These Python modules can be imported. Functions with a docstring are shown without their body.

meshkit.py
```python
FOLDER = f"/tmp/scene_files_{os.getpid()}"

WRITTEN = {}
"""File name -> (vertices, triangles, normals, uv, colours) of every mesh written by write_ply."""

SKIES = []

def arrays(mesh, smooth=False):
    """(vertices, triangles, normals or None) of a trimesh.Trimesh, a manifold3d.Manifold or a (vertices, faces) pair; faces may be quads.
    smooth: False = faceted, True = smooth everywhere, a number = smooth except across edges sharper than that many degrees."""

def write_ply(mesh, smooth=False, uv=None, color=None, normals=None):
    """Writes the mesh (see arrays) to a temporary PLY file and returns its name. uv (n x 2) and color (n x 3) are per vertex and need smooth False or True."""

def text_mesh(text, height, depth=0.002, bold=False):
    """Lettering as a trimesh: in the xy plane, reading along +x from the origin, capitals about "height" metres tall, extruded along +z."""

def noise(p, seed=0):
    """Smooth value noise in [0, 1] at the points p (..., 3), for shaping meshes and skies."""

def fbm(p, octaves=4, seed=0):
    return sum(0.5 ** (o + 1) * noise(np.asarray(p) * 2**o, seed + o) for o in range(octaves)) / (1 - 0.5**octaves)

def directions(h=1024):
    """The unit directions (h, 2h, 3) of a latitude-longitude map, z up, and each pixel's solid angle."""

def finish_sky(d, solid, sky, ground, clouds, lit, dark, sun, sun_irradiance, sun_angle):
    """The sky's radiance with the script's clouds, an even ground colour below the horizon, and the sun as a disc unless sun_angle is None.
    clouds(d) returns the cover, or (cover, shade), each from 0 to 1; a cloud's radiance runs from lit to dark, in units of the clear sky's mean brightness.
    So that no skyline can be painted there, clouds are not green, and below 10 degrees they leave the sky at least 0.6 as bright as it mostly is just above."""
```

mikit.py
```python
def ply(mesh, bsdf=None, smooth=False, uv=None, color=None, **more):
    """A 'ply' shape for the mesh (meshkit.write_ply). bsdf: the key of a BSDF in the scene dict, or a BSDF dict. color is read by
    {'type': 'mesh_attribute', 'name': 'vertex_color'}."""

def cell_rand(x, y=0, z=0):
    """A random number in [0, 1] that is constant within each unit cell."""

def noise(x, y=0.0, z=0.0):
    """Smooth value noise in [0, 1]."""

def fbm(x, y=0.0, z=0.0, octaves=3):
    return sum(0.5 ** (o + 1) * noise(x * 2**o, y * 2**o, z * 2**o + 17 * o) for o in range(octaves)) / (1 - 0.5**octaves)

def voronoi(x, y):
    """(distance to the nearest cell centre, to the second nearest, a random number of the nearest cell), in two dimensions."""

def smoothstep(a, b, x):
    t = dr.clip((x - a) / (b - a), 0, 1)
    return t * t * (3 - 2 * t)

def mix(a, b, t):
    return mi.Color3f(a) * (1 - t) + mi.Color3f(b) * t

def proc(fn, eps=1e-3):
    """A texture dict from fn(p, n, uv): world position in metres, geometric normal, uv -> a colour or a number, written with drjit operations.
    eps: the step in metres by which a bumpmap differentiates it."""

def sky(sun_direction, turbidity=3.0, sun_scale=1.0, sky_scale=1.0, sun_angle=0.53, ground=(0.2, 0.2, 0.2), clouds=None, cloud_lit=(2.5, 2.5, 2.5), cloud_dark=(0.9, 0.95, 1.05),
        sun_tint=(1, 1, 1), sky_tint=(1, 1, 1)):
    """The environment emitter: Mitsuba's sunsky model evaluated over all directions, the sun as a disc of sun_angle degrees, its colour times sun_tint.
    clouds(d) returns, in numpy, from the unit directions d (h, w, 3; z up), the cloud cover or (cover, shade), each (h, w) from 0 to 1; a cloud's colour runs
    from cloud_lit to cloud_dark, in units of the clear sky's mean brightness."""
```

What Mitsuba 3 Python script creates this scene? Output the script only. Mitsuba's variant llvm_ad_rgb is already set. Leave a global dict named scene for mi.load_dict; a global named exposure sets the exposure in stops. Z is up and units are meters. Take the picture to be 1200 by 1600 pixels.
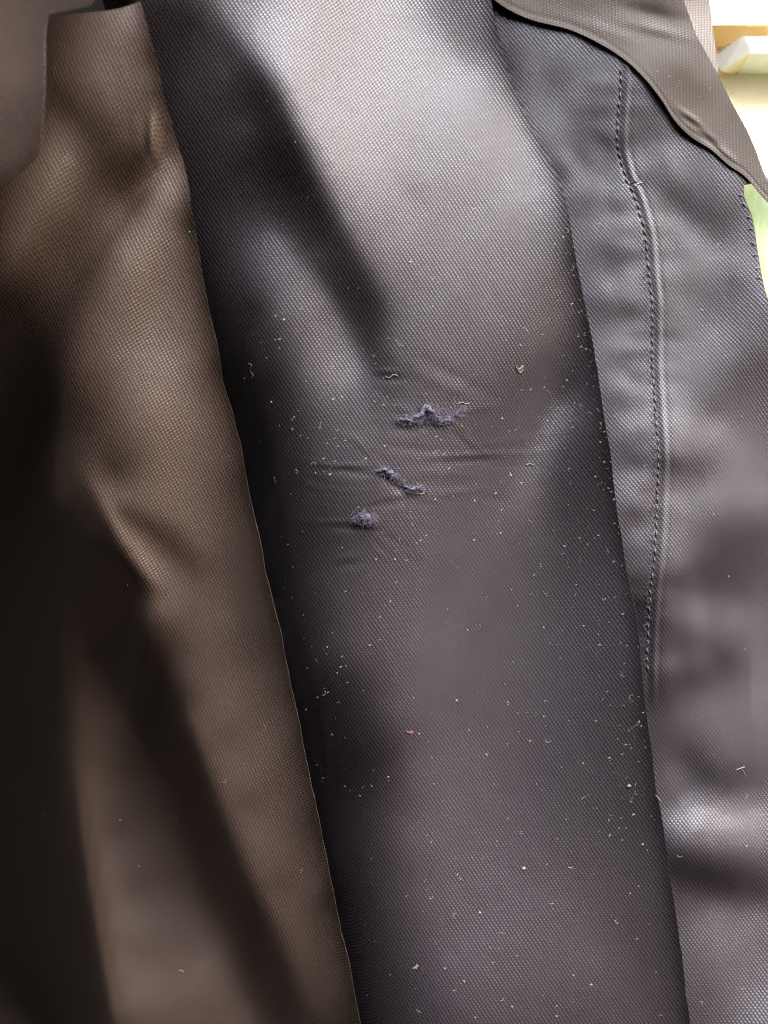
import math, numpy as np, trimesh, mitsuba as mi, mikit
from scipy.interpolate import RectBivariateSpline, PchipInterpolator
import drjit as dr
from meshkit import noise as mnoise
T = mi.ScalarTransform4f

# ---------------------------------------------------------------- camera, light, exposure
PX = 0.15e-3            # one reference pixel (of 1200 x 1600) on the cloth, metres
D0 = 0.26               # lens to the mean plane of the cloth
K = PX / D0
PITCH = math.radians(8)
ORIGIN = np.array([0.0, 0.0, 0.315])                     # the lens, above the table top z = 0
R = np.column_stack([[1, 0, 0], [0, math.cos(PITCH), math.sin(PITCH)], [0, -math.sin(PITCH), math.cos(PITCH)]])   # columns: right, up, back


def W(p):
    """From the camera's axes (right, up, back) to the world."""
    return np.asarray(p, float) @ R.T + ORIGIN


def Wd(d):
    return np.asarray(d, float) @ R.T


scene, labels = {}, {}
scene['type'] = 'scene'
scene['camera'] = {'type': 'thinlens', 'fov': math.degrees(2 * math.atan(600 * K)), 'fov_axis': 'x', 'aperture_radius': 0.0018, 'focus_distance': 0.2565,
                   'near_clip': 0.01, 'far_clip': 20.0,
                   'to_world': T().look_at(origin=ORIGIN.tolist(), target=(ORIGIN - R[:, 2]).tolist(), up=R[:, 1].tolist())}
exposure = 0.18
LIGHTS = [
    ((0.1281, 1.2954, 0.3213), (-0.466, 0.0461, 0.0), (-0.015, -0.152, 0.342), (23.5, 24.6, 27.8)),
    ((1.267, 0.8878, 0.4309), (-0.4074, 0.5814, 0.0), (-0.1896, -0.1329, 0.5186), (5.5, 5.4, 5.7)),
    ((0.701, 0.6178, 0.1573), (-0.302, 0.3427, 0.0), (-0.1118, -0.0985, 0.3337), (11.9, 10.8, 10.2)),
]
CLOTH = {'navy_weave': (0.0240, 0.0158, 0.0190), 'warmlit_brown_weave': (0.077, 0.046, 0.030), 'warmlit_taupe_weave': (0.070, 0.048, 0.028)}     # yarn colours; brown and taupe have warm reflected light mixed into the navy
BUMP = 0.050e-3                      # relief of the weave, metres
ROUGH = 0.55
SKEW = 0.24                          # lean of the weave's diagonal
BACK_TILT = 0.25



def lamp(key, c, ax, ay, rad):
    c, ax, ay = W(c), Wd(ax), Wd(ay)
    n = np.cross(ax, ay)
    if n @ (W([0, 0, -D0]) - c) < 0:
        ax = -ax
        n = -n
    n = n / np.linalg.norm(n)
    m = np.eye(4)
    m[:3, 0], m[:3, 1], m[:3, 2], m[:3, 3] = ax, ay, n, c
    scene[key] = {'type': 'rectangle', 'to_world': T(m.tolist()), 'emitter': {'type': 'area', 'radiance': {'type': 'rgb', 'value': list(rad)}}}


for key, L, lab in zip(('window', 'sunlit_curtain', 'sunlit_curtain_001'), LIGHTS,
                       ('daylight window beyond the table, outside the picture', 'wide unseen lamp panel added to the right of the table', 'narrow unseen lamp panel added close behind the jacket')):
    lamp(key, *L)  # the last two are added lamp panels, tuned for the sheen on the cloth
    labels[key] = {'label': lab, 'category': key.split('_')[-1] if key == 'window' else 'curtain'}

scene['room_light'] = {'type': 'constant', 'sampling_weight': 0.15, 'radiance': {'type': 'rgb', 'value': [0.022, 0.021, 0.020]}}     # the dim room all round

# ---------------------------------------------------------------- materials
PU, PV = 2.95 * PX, 3.55 * PX      # yarn pitch across and along


def weave(p, n, uv):
    """Relief of the plain weave: raised yarn crowns in staggered rows, no two alike."""
    v = uv.y / PV + 0.20 * (mikit.noise(uv.x * 900, uv.y * 900, 3.0) - 0.5)
    u = uv.x / PU + SKEW * v + 0.35 * (mikit.noise(uv.x * 160, uv.y * 420, 7.0) - 0.5)
    s = dr.sin(math.pi * u) * dr.sin(math.pi * v)
    amp = 0.8 + 0.45 * (mikit.cell_rand(dr.floor(u), dr.floor(v), 5.0) - 0.4) + 0.5 * (mikit.noise(dr.floor(v) * 1.7, uv.x * 45, 2.0) - 0.5)
    return dr.select(s > 0, s * amp, 0.65 * s)


def polish(base):
    """The crowns are worn smooth, the yarns between them are dull."""
    return lambda p, n, uv: base - 0.12 * weave(p, n, uv)


def gap_shade(p, n, uv):
    """Shade between the crowns, put into the material as fibre that hardly shines."""
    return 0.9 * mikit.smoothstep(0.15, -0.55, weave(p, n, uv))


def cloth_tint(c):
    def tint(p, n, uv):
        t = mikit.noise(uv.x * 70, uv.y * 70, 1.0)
        return mi.Color3f(*c) * (0.92 + 0.16 * t + 0.14 * weave(p, n, uv))  # weave term darkens the yarn gaps: their shade is in the colour
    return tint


def bsdf(key, **kw):
    scene[key] = kw


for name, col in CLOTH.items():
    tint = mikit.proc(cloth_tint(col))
    bsdf(name, type='twosided', bsdf={'type': 'bumpmap', 'arbitrary': mikit.proc(weave, eps=6e-5), 'scale': BUMP * (0.45 if name == 'warmlit_taupe_weave' else 1.0), 'bsdf': {
         'type': 'blendbsdf', 'weight': mikit.proc(gap_shade),
         'crown': {'type': 'principled', 'base_color': tint, 'roughness': mikit.proc(polish(ROUGH + (0.05 if name == 'warmlit_taupe_weave' else 0))), 'eta': 1.95},
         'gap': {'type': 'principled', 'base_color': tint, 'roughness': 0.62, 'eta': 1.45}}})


def rough(key, col, r=0.6, **kw):
    bsdf(key, type='twosided', bsdf={'type': 'principled', 'base_color': {'type': 'rgb', 'value': list(col)}, 'roughness': r, **kw})


rough('thread', (0.085, 0.08, 0.095), 0.45)
rough('thread_pale', (0.20, 0.18, 0.20), 0.5)
rough('fray', (0.13, 0.11, 0.15), 0.8, sheen=0.4)
rough('lint_pale', (0.27, 0.24, 0.18), 0.8)
rough('lint_grey', (0.26, 0.25, 0.26), 0.8)
rough('lint_red', (0.34, 0.09, 0.09), 0.7)


def table_col(p, n, uv):
    g = mikit.fbm(p.x * 9, p.y * 60, 2.0, 3)
    return mikit.mix((0.80, 0.72, 0.50), (0.84, 0.77, 0.58), g)


def paper_col(p, n, uv):
    g = mikit.fbm(p.x * 40, p.y * 40, 2.0, 3)
    return mikit.mix((0.80, 0.72, 0.52), (0.84, 0.77, 0.58), g)


bsdf('table_wood', type='twosided', bsdf={'type': 'principled', 'base_color': mikit.proc(table_col), 'roughness': 0.5})
bsdf('paper', type='twosided', bsdf={'type': 'diffuse', 'reflectance': mikit.proc(paper_col)})
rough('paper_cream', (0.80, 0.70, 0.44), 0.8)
rough('paper_white', (0.86, 0.84, 0.76), 0.8)
rough('ink', (0.16, 0.12, 0.30), 0.8)


def green_col(p, n, uv):
    g = mikit.noise(p.x * 1400, p.y * 300, p.z * 1400)
    return mikit.mix((0.46, 0.58, 0.26), (0.60, 0.70, 0.38), g)


bsdf('green_knit', type='twosided', bsdf={'type': 'principled', 'base_color': mikit.proc(green_col), 'roughness': 0.9})


def put(key, mesh, mat, smooth=False, uv=None, label=None, cat=None, group=None, kind=None):
    n, k = 0, key
    while k in scene:
        n += 1
        k = f'{key}_{n:03d}'
    if not isinstance(mesh, trimesh.Trimesh):
        mesh = trimesh.Trimesh(mesh[0], mesh[1], process=False)
    scene[k] = mikit.ply(mesh, mat, smooth=smooth, uv=uv)
    d = {a: b for a, b in (('label', label), ('category', cat), ('group', group), ('kind', kind)) if b}
    if d:
        labels[k] = d
    return k


def tag(key, label, cat=None, **kw):
    labels[key] = {'label': label, **({'category': cat} if cat else {}), **kw}


# ---------------------------------------------------------------- the drape: height profiles of each fold, hundredths of a millimetre above the mean plane
NETS = {
 'C': (-96, -96, 12, 117, [
  [20,4293,-3,-11,-22,-32,-43,-54,-53,-55,-56,-60,-64,-69,-75,-82,-91,-97,-98,-95,-89,-85,-79,-75,-69,-63,-63,-68,-75,-82,-91,-97,-101,-103,-102,-99,-93,-89,-82,-76,-68,-60,-50,-39,-22,-1,9,16,22,27,29,36,54,76,76,68],
  [20,4196,0,-9,-18,-29,-40,-50,-51,-53,-55,-58,-63,-67,-74,-80,-88,-94,-95,-90,-85,-80,-74,-68,-60,-57,-60,-69,-75,-83,-91,-96,-101,-103,-101,-99,-94,-88,-83,-75,-67,-59,-48,-36,-15,2,9,16,21,26,28,35,48,66,74,66],
  [20,4098,3,-5,-16,-26,-36,-47,-50,-51,-53,-57,-61,-65,-71,-78,-86,-91,-90,-86,-80,-73,-67,-58,-51,-54,-61,-69,-77,-82,-90,-95,-100,-102,-102,-99,-94,-89,-82,-75,-66,-58,-46,-32,-11,3,8,15,21,24,27,32,41,60,70,64],
  [20,3999,7,-3,-12,-22,-34,-45,-48,-49,-51,-55,-59,-63,-69,-75,-83,-87,-87,-81,-73,-66,-56,-48,-46,-52,-63,-69,-76,-82,-88,-94,-100,-101,-101,-99,-95,-89,-82,-75,-66,-56,-45,-30,-7,1,7,15,19,23,25,27,34,56,68,62],
  [20,3899,9,1,-9,-19,-30,-44,-45,-47,-50,-52,-57,-60,-67,-72,-79,-84,-82,-75,-66,-54,-45,-42,-41,-54,-63,-68,-75,-80,-87,-93,-99,-101,-101,-99,-95,-89,-82,-75,-66,-55,-44,-27,-8,-2,6,14,18,22,21,21,29,53,65,61],
  [20,3797,12,4,-5,-16,-28,-41,-43,-46,-47,-51,-53,-58,-64,-69,-75,-79,-75,-67,-55,-41,-39,-36,-42,-53,-62,-67,-73,-79,-85,-93,-98,-100,-101,-99,-95,-90,-82,-75,-65,-54,-43,-27,-11,-5,5,13,16,19,17,16,26,49,63,60],
  [20,3693,14,7,-2,-12,-24,-39,-42,-44,-46,-48,-51,-55,-59,-65,-70,-73,-67,-54,-40,-34,-34,-34,-40,-53,-60,-66,-71,-78,-84,-92,-98,-99,-101,-99,-95,-90,-82,-74,-65,-54,-42,-29,-16,-6,3,10,14,15,13,12,22,46,60,61],
  [20,3586,17,9,1,-9,-20,-36,-41,-43,-44,-46,-48,-52,-54,-60,-63,-63,-54,-37,-31,-29,-31,-28,-42,-52,-59,-63,-70,-77,-84,-92,-97,-100,-100,-99,-95,-89,-82,-73,-64,-54,-43,-32,-20,-10,1,7,11,10,9,9,19,43,59,63],
  [21,3495,12,3,-6,-18,-30,-41,-42,-42,-44,-47,-47,-49,-53,-53,-47,-34,-26,-25,-26,-25,-26,-43,-50,-56,-62,-69,-77,-84,-93,-97,-99,-100,-98,-95,-88,-81,-73,-63,-54,-45,-36,-28,-11,-3,4,7,6,6,6,16,40,67,59],
  [21,3384,14,5,-4,-15,-28,-37,-40,-42,-43,-44,-44,-43,-44,-38,-24,-16,-18,-20,-21,-21,-27,-40,-47,-54,-61,-69,-77,-86,-92,-98,-99,-99,-98,-94,-87,-80,-72,-62,-55,-48,-40,-33,-15,-8,0,2,3,2,4,14,39,64,61],
  [21,3270,15,8,-2,-11,-24,-36,-40,-42,-42,-42,-41,-36,-31,-16,-5,-2,-8,-12,-15,-19,-25,-37,-45,-53,-60,-69,-78,-87,-93,-98,-99,-99,-97,-93,-86,-79,-70,-63,-56,-50,-45,-36,-22,-12,-6,-1,-2,-1,3,14,35,58,60],
  [21,3153,17,9,1,-8,-19,-35,-42,-40,-41,-40,-37,-28,-11,2,9,10,4,0,-9,-13,-23,-34,-43,-52,-61,-69,-80,-89,-94,-98,-100,-98,-96,-92,-85,-77,-70,-63,-57,-53,-48,-38,-28,-19,-10,-7,-7,-3,2,14,29,52,57,54],
  [22,3053,10,3,-7,-18,-30,-41,-39,-38,-36,-28,-15,5,14,18,19,20,12,1,-7,-17,-33,-42,-51,-61,-71,-82,-91,-95,-99,-99,-98,-95,-90,-84,-76,-70,-63,-59,-54,-49,-42,-34,-23,-17,-14,-11,-6,3,12,23,44,55,56],
  [22,2933,12,4,-5,-15,-27,-39,-37,-33,-26,-15,0,13,20,24,27,33,27,14,5,-16,-31,-40,-50,-62,-73,-84,-93,-97,-98,-99,-98,-94,-89,-82,-76,-69,-63,-59,-56,-51,-44,-38,-30,-24,-20,-15,-7,0,8,17,37,58,56],
  [22,2813,13,6,-3,-12,-22,-37,-32,-25,-14,-1,12,18,24,27,33,40,40,33,13,-10,-24,-38,-50,-63,-75,-87,-94,-98,-99,-99,-97,-93,-88,-81,-75,-68,-64,-59,-56,-52,-46,-41,-36,-32,-25,-19,-10,-4,3,12,33,56,57],
  [22,2693,15,7,0,-8,-17,-31,-26,-14,-2,11,19,22,27,31,36,43,51,47,23,1,-14,-35,-50,-63,-77,-90,-96,-98,-99,-99,-96,-92,-87,-80,-74,-68,-63,-60,-56,-52,-48,-44,-41,-36,-31,-22,-15,-8,-3,9,28,50,53,41],
  [23,2591,9,3,-5,-13,-19,-16,-3,9,18,24,27,30,34,38,47,55,51,34,17,-3,-28,-46,-63,-80,-92,-97,-99,-99,-98,-95,-92,-85,-80,-73,-67,-63,-59,-56,-52,-49,-46,-44,-40,-34,-28,-19,-14,-5,6,21,38,41,42],
  [23,2476,12,6,0,-6,-7,-6,7,19,24,28,30,33,38,41,47,52,48,44,34,9,-14,-39,-63,-81,-93,-98,-99,-99,-97,-95,-90,-85,-78,-73,-67,-63,-58,-56,-52,-49,-47,-45,-42,-36,-30,-25,-20,-7,2,11,23,37,33],
  [23,2365,16,10,5,3,2,5,17,26,29,31,33,37,40,45,43,45,45,48,46,26,2,-28,-61,-80,-93,-97,-99,-98,-96,-94,-90,-84,-78,-72,-67,-62,-58,-54,-52,-49,-48,-46,-42,-37,-32,-27,-22,-15,-3,-1,9,27,26,31],
  [23,2258,20,15,12,10,11,17,25,31,33,33,36,39,43,43,39,40,42,49,50,45,21,-18,-50,-79,-90,-97,-97,-97,-96,-93,-89,-83,-78,-71,-67,-61,-57,-55,-51,-49,-48,-45,-42,-38,-33,-28,-25,-20,-14,-11,-3,12,20,30],
  [24,2179,21,19,17,20,26,31,36,36,35,38,42,42,40,35,36,41,48,54,58,38,-6,-38,-70,-87,-94,-96,-96,-95,-92,-88,-83,-77,-71,-66,-61,-57,-54,-51,-49,-48,-44,-41,-38,-33,-31,-28,-25,-23,-19,-16,-3,19,24],
  [24,2085,27,25,25,27,31,38,39,38,38,41,42,41,36,33,33,39,48,59,64,47,16,-23,-59,-84,-92,-93,-94,-94,-91,-88,-82,-77,-71,-66,-60,-57,-53,-52,-49,-46,-44,-41,-37,-34,-33,-31,-30,-29,-27,-26,-13,11,19,31],
  [24,1993,33,32,32,33,37,43,41,40,41,42,43,39,34,30,32,37,49,62,64,56,36,-11,-43,-78,-85,-90,-92,-93,-91,-87,-83,-76,-71,-65,-61,-57,-53,-51,-49,-46,-43,-40,-37,-35,-35,-34,-34,-34,-33,-32,-21,-3,21,26],
  [24,1905,38,38,38,40,42,45,42,43,43,45,42,37,33,31,30,37,50,61,64,64,47,6,-29,-65,-79,-85,-90,-92,-91,-87,-82,-77,-71,-65,-61,-57,-53,-52,-48,-46,-42,-39,-37,-36,-36,-37,-37,-38,-37,-35,-29,-13,15,24,34],
  [25,1862,43,44,44,46,48,44,45,47,45,42,37,34,32,31,37,48,57,63,65,54,29,-11,-53,-70,-80,-88,-90,-91,-87,-83,-77,-72,-65,-61,-57,-54,-51,-48,-45,-41,-39,-37,-37,-37,-39,-39,-40,-40,-37,-33,-21,3,25,31],
  [25,1781,48,49,49,49,49,48,48,48,47,42,38,35,34,35,37,42,52,60,64,60,47,4,-33,-56,-77,-84,-89,-90,-88,-83,-78,-72,-66,-61,-57,-54,-51,-48,-44,-41,-39,-36,-37,-39,-39,-41,-42,-40,-39,-35,-27,-8,21,28],
  [25,1701,53,52,53,52,52,52,50,50,47,43,39,37,36,37,35,37,47,56,63,66,55,23,-10,-44,-69,-79,-87,-90,-87,-83,-79,-72,-67,-61,-58,-54,-51,-47,-44,-41,-38,-36,-38,-39,-40,-42,-42,-41,-39,-36,-32,-15,10,33,35],
  [25,1621,57,56,56,56,55,54,53,51,47,44,40,39,37,35,32,34,44,54,62,67,59,44,11,-32,-52,-76,-84,-88,-87,-83,-78,-73,-67,-62,-59,-54,-51,-48,-43,-39,-38,-37,-37,-40,-41,-42,-42,-41,-39,-37,-30,-22,-2,27,36,51],
  [26,1601,60,60,59,58,56,55,52,49,44,41,40,36,32,29,32,41,52,61,67,64,60,28,-12,-40,-67,-80,-86,-86,-83,-77,-73,-68,-63,-59,-56,-51,-46,-42,-39,-37,-37,-39,-40,-41,-43,-41,-41,-39,-35,-30,-27,-9,15,46,49],
  [26,1524,64,63,62,60,59,57,53,49,45,43,38,35,28,27,31,39,51,60,65,69,68,46,13,-28,-56,-77,-83,-85,-81,-77,-72,-69,-65,-60,-56,-51,-45,-40,-38,-37,-39,-39,-41,-41,-42,-41,-40,-37,-34,-31,-27,-15,7,40,55,64],
  [26,1445,68,67,65,63,61,58,54,51,46,42,38,31,26,25,30,39,49,58,65,72,72,65,33,-16,-47,-66,-81,-82,-79,-75,-72,-70,-66,-62,-57,-50,-43,-39,-37,-39,-39,-39,-41,-42,-41,-40,-38,-36,-33,-30,-26,-16,-2,33,65,63],
  [27,1437,70,68,66,64,59,56,51,47,42,36,29,24,26,29,38,48,55,64,73,79,78,47,2,-31,-64,-77,-78,-75,-74,-72,-71,-68,-63,-57,-48,-40,-39,-38,-39,-40,-40,-41,-41,-40,-39,-35,-34,-32,-29,-25,-21,0,26,60,68,72],
  [27,1359,74,71,69,66,62,56,53,48,41,35,27,25,26,29,38,45,53,63,74,84,82,60,24,-23,-59,-69,-71,-72,-71,-72,-73,-69,-65,-56,-44,-40,-38,-40,-39,-40,-41,-42,-40,-38,-35,-34,-31,-31,-28,-25,-21,1,20,51,80,72],
  [27,1280,77,75,72,68,64,58,54,48,42,33,28,26,28,31,36,43,51,60,75,86,84,70,38,-13,-47,-59,-67,-67,-68,-73,-74,-71,-64,-57,-43,-38,-38,-38,-40,-40,-42,-42,-38,-36,-33,-31,-29,-29,-28,-24,-18,1,12,45,79,79],
  [27,1198,81,78,75,72,66,60,55,49,42,34,30,29,30,33,36,39,48,60,75,85,85,74,43,2,-29,-52,-61,-59,-68,-75,-74,-71,-64,-55,-42,-37,-38,-38,-40,-42,-42,-40,-37,-33,-30,-29,-28,-28,-27,-24,-13,-3,10,38,72,80,66],
  [27,1115,84,81,79,75,69,62,57,50,43,36,34,33,34,34,35,38,46,58,74,84,82,69,45,20,-12,-43,-47,-56,-71,-74,-74,-70,-62,-51,-41,-39,-37,-39,-41,-43,-42,-38,-34,-30,-28,-28,-28,-28,-26,-23,-14,-2,8,32,65,78,66],
  [27,1028,88,85,82,78,73,65,59,52,46,40,38,39,38,37,35,37,44,57,72,79,75,62,47,33,2,-24,-39,-57,-69,-72,-73,-67,-58,-47,-42,-39,-39,-40,-43,-42,-41,-36,-31,-28,-27,-27,-29,-29,-28,-22,-9,-4,6,27,57,83,57],
  [28,1030,89,86,82,76,69,62,54,50,46,45,46,43,41,38,38,41,56,67,69,65,55,47,38,19,-3,-35,-57,-66,-69,-69,-62,-54,-46,-41,-40,-41,-42,-43,-42,-38,-33,-30,-27,-27,-28,-30,-31,-25,-19,-12,-5,5,21,50,70,53],
  [28,942,92,90,87,81,74,62,59,56,53,54,54,52,47,43,40,40,51,55,57,54,48,43,41,35,9,-30,-51,-60,-67,-65,-56,-50,-43,-41,-41,-43,-44,-43,-40,-36,-30,-28,-27,-28,-30,-32,-29,-24,-19,-13,-7,2,17,38,54,40],
  [28,850,96,94,91,86,78,67,65,62,63,65,65,62,57,52,46,39,37,38,41,43,38,41,46,42,12,-19,-41,-57,-62,-57,-51,-45,-43,-41,-43,-45,-44,-42,-37,-33,-29,-27,-28,-30,-32,-31,-28,-24,-20,-15,-9,0,10,22,36,25,34],
  [28,754,100,98,95,91,84,73,71,71,74,78,79,75,70,62,49,37,21,18,23,30,32,40,47,36,15,-5,-30,-52,-53,-49,-46,-43,-42,-42,-45,-45,-43,-40,-35,-31,-28,-28,-29,-32,-32,-31,-27,-24,-20,-17,-11,-5,-2,3,17,15,33],
  [28,655,103,102,99,96,90,82,77,81,88,93,94,92,83,67,50,27,11,2,7,16,29,39,39,25,17,6,-20,-39,-43,-42,-41,-41,-42,-44,-45,-45,-41,-37,-32,-30,-28,-29,-31,-33,-33,-30,-27,-24,-21,-17,-14,-14,-20,-18,1,15,33],
  [28,553,106,106,103,101,98,91,83,93,104,109,112,107,91,70,44,21,5,-5,-8,4,23,34,21,19,18,10,-9,-21,-32,-35,-37,-39,-43,-45,-44,-43,-38,-34,-31,-28,-29,-31,-34,-33,-33,-29,-27,-24,-22,-19,-19,-28,-40,-37,-9,22,28],
  [29,557,109,107,107,104,102,93,106,118,127,129,119,96,68,41,18,2,-9,-16,-6,10,15,10,15,17,9,4,-3,-18,-28,-32,-39,-43,-44,-43,-40,-35,-32,-29,-29,-30,-33,-35,-34,-31,-30,-27,-24,-23,-23,-28,-45,-57,-50,-15,19,28],
  [29,453,112,111,111,111,109,110,120,133,143,144,127,97,68,40,17,0,-12,-15,-13,-11,-11,2,12,12,10,16,11,-2,-17,-30,-38,-41,-42,-40,-37,-32,-30,-29,-30,-32,-35,-35,-34,-32,-29,-27,-26,-26,-29,-41,-60,-70,-57,-20,17,27],
  [29,346,115,116,116,118,119,125,132,147,159,155,130,100,68,41,19,0,-10,-13,-19,-32,-31,-12,4,4,15,24,24,13,-5,-27,-35,-38,-39,-37,-33,-30,-29,-29,-32,-35,-35,-36,-33,-32,-30,-28,-28,-30,-38,-54,-74,-78,-61,-24,12,27,52],
  [29,238,119,120,122,124,129,137,145,160,172,163,133,101,72,44,22,5,-5,-13,-30,-45,-46,-29,-14,2,19,31,33,26,4,-19,-29,-36,-35,-33,-30,-28,-29,-30,-34,-36,-36,-35,-34,-31,-31,-30,-32,-36,-47,-67,-84,-84,-63,-29,8,28,57],
  [29,130,122,125,127,132,137,147,156,171,185,167,134,105,76,53,29,11,-1,-19,-40,-50,-53,-50,-34,0,22,34,40,36,16,-8,-27,-31,-31,-28,-28,-27,-29,-33,-35,-37,-36,-35,-33,-32,-32,-33,-36,-44,-57,-77,-92,-88,-65,-34,4,42,54],
  [30,147,129,133,138,146,155,164,182,194,172,134,107,86,64,41,18,-3,-27,-44,-54,-58,-66,-47,-8,21,33,45,46,28,0,-21,-25,-26,-26,-25,-28,-31,-34,-36,-37,-36,-35,-32,-33,-34,-37,-42,-51,-66,-87,-99,-91,-66,-37,3,41,57],
  [30,40,134,138,144,152,162,170,193,205,175,136,111,97,78,51,22,-8,-32,-46,-56,-66,-72,-55,-17,11,34,52,55,36,7,-12,-20,-22,-23,-26,-28,-33,-35,-37,-37,-36,-33,-33,-34,-37,-42,-48,-58,-75,-95,-104,-93,-67,-39,0,43,64],
  [30,-67,138,143,149,157,166,176,202,215,182,140,120,109,88,57,21,-11,-33,-47,-60,-69,-70,-54,-34,-3,37,59,60,43,16,-6,-15,-18,-22,-27,-30,-34,-37,-37,-36,-35,-33,-34,-36,-40,-47,-55,-65,-83,-102,-109,-93,-69,-40,-2,46,81,143],
  [30,-174,141,147,153,160,170,178,212,227,190,147,132,121,95,57,19,-10,-33,-48,-61,-67,-64,-53,-48,-11,35,59,63,52,24,0,-11,-17,-23,-28,-32,-36,-37,-37,-36,-34,-34,-35,-39,-45,-52,-61,-71,-91,-109,-113,-94,-69,-40,-2,52,122,169],
  [31,-138,150,157,164,171,183,214,241,200,157,147,131,97,56,19,-9,-30,-48,-59,-62,-58,-59,-51,-16,28,56,71,58,28,5,-9,-17,-23,-30,-34,-36,-37,-37,-36,-34,-35,-38,-44,-49,-58,-65,-78,-99,-116,-117,-95,-67,-38,1,65,196,178],
  [31,-244,154,161,168,177,191,205,248,214,170,161,141,97,55,20,-6,-27,-45,-53,-56,-57,-59,-47,-20,14,53,78,64,31,6,-9,-17,-25,-31,-35,-37,-37,-37,-36,-35,-38,-41,-48,-55,-62,-71,-84,-107,-123,-121,-95,-64,-32,10,82,223,221],
  [31,-351,158,164,173,183,194,203,250,223,185,177,149,97,55,23,-1,-23,-39,-47,-50,-56,-55,-41,-23,5,50,78,62,34,6,-9,-19,-26,-31,-35,-37,-38,-37,-36,-37,-42,-46,-53,-60,-67,-76,-90,-115,-130,-124,-93,-59,-23,26,97,236,261],
  [31,-459,161,168,176,185,195,200,253,230,203,193,157,98,58,27,4,-16,-31,-39,-47,-52,-48,-38,-25,3,46,69,56,32,8,-9,-18,-27,-31,-35,-37,-37,-38,-37,-41,-45,-52,-58,-65,-72,-81,-97,-123,-136,-126,-89,-50,-9,42,111,252,287,236],
  [31,-568,162,171,178,186,194,199,250,242,215,212,166,101,61,34,13,-7,-22,-34,-43,-45,-43,-35,-20,6,34,51,51,29,8,-8,-17,-26,-30,-35,-36,-38,-39,-40,-44,-51,-57,-63,-70,-78,-86,-103,-130,-141,-125,-83,-38,8,59,126,264,307,250],
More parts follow.
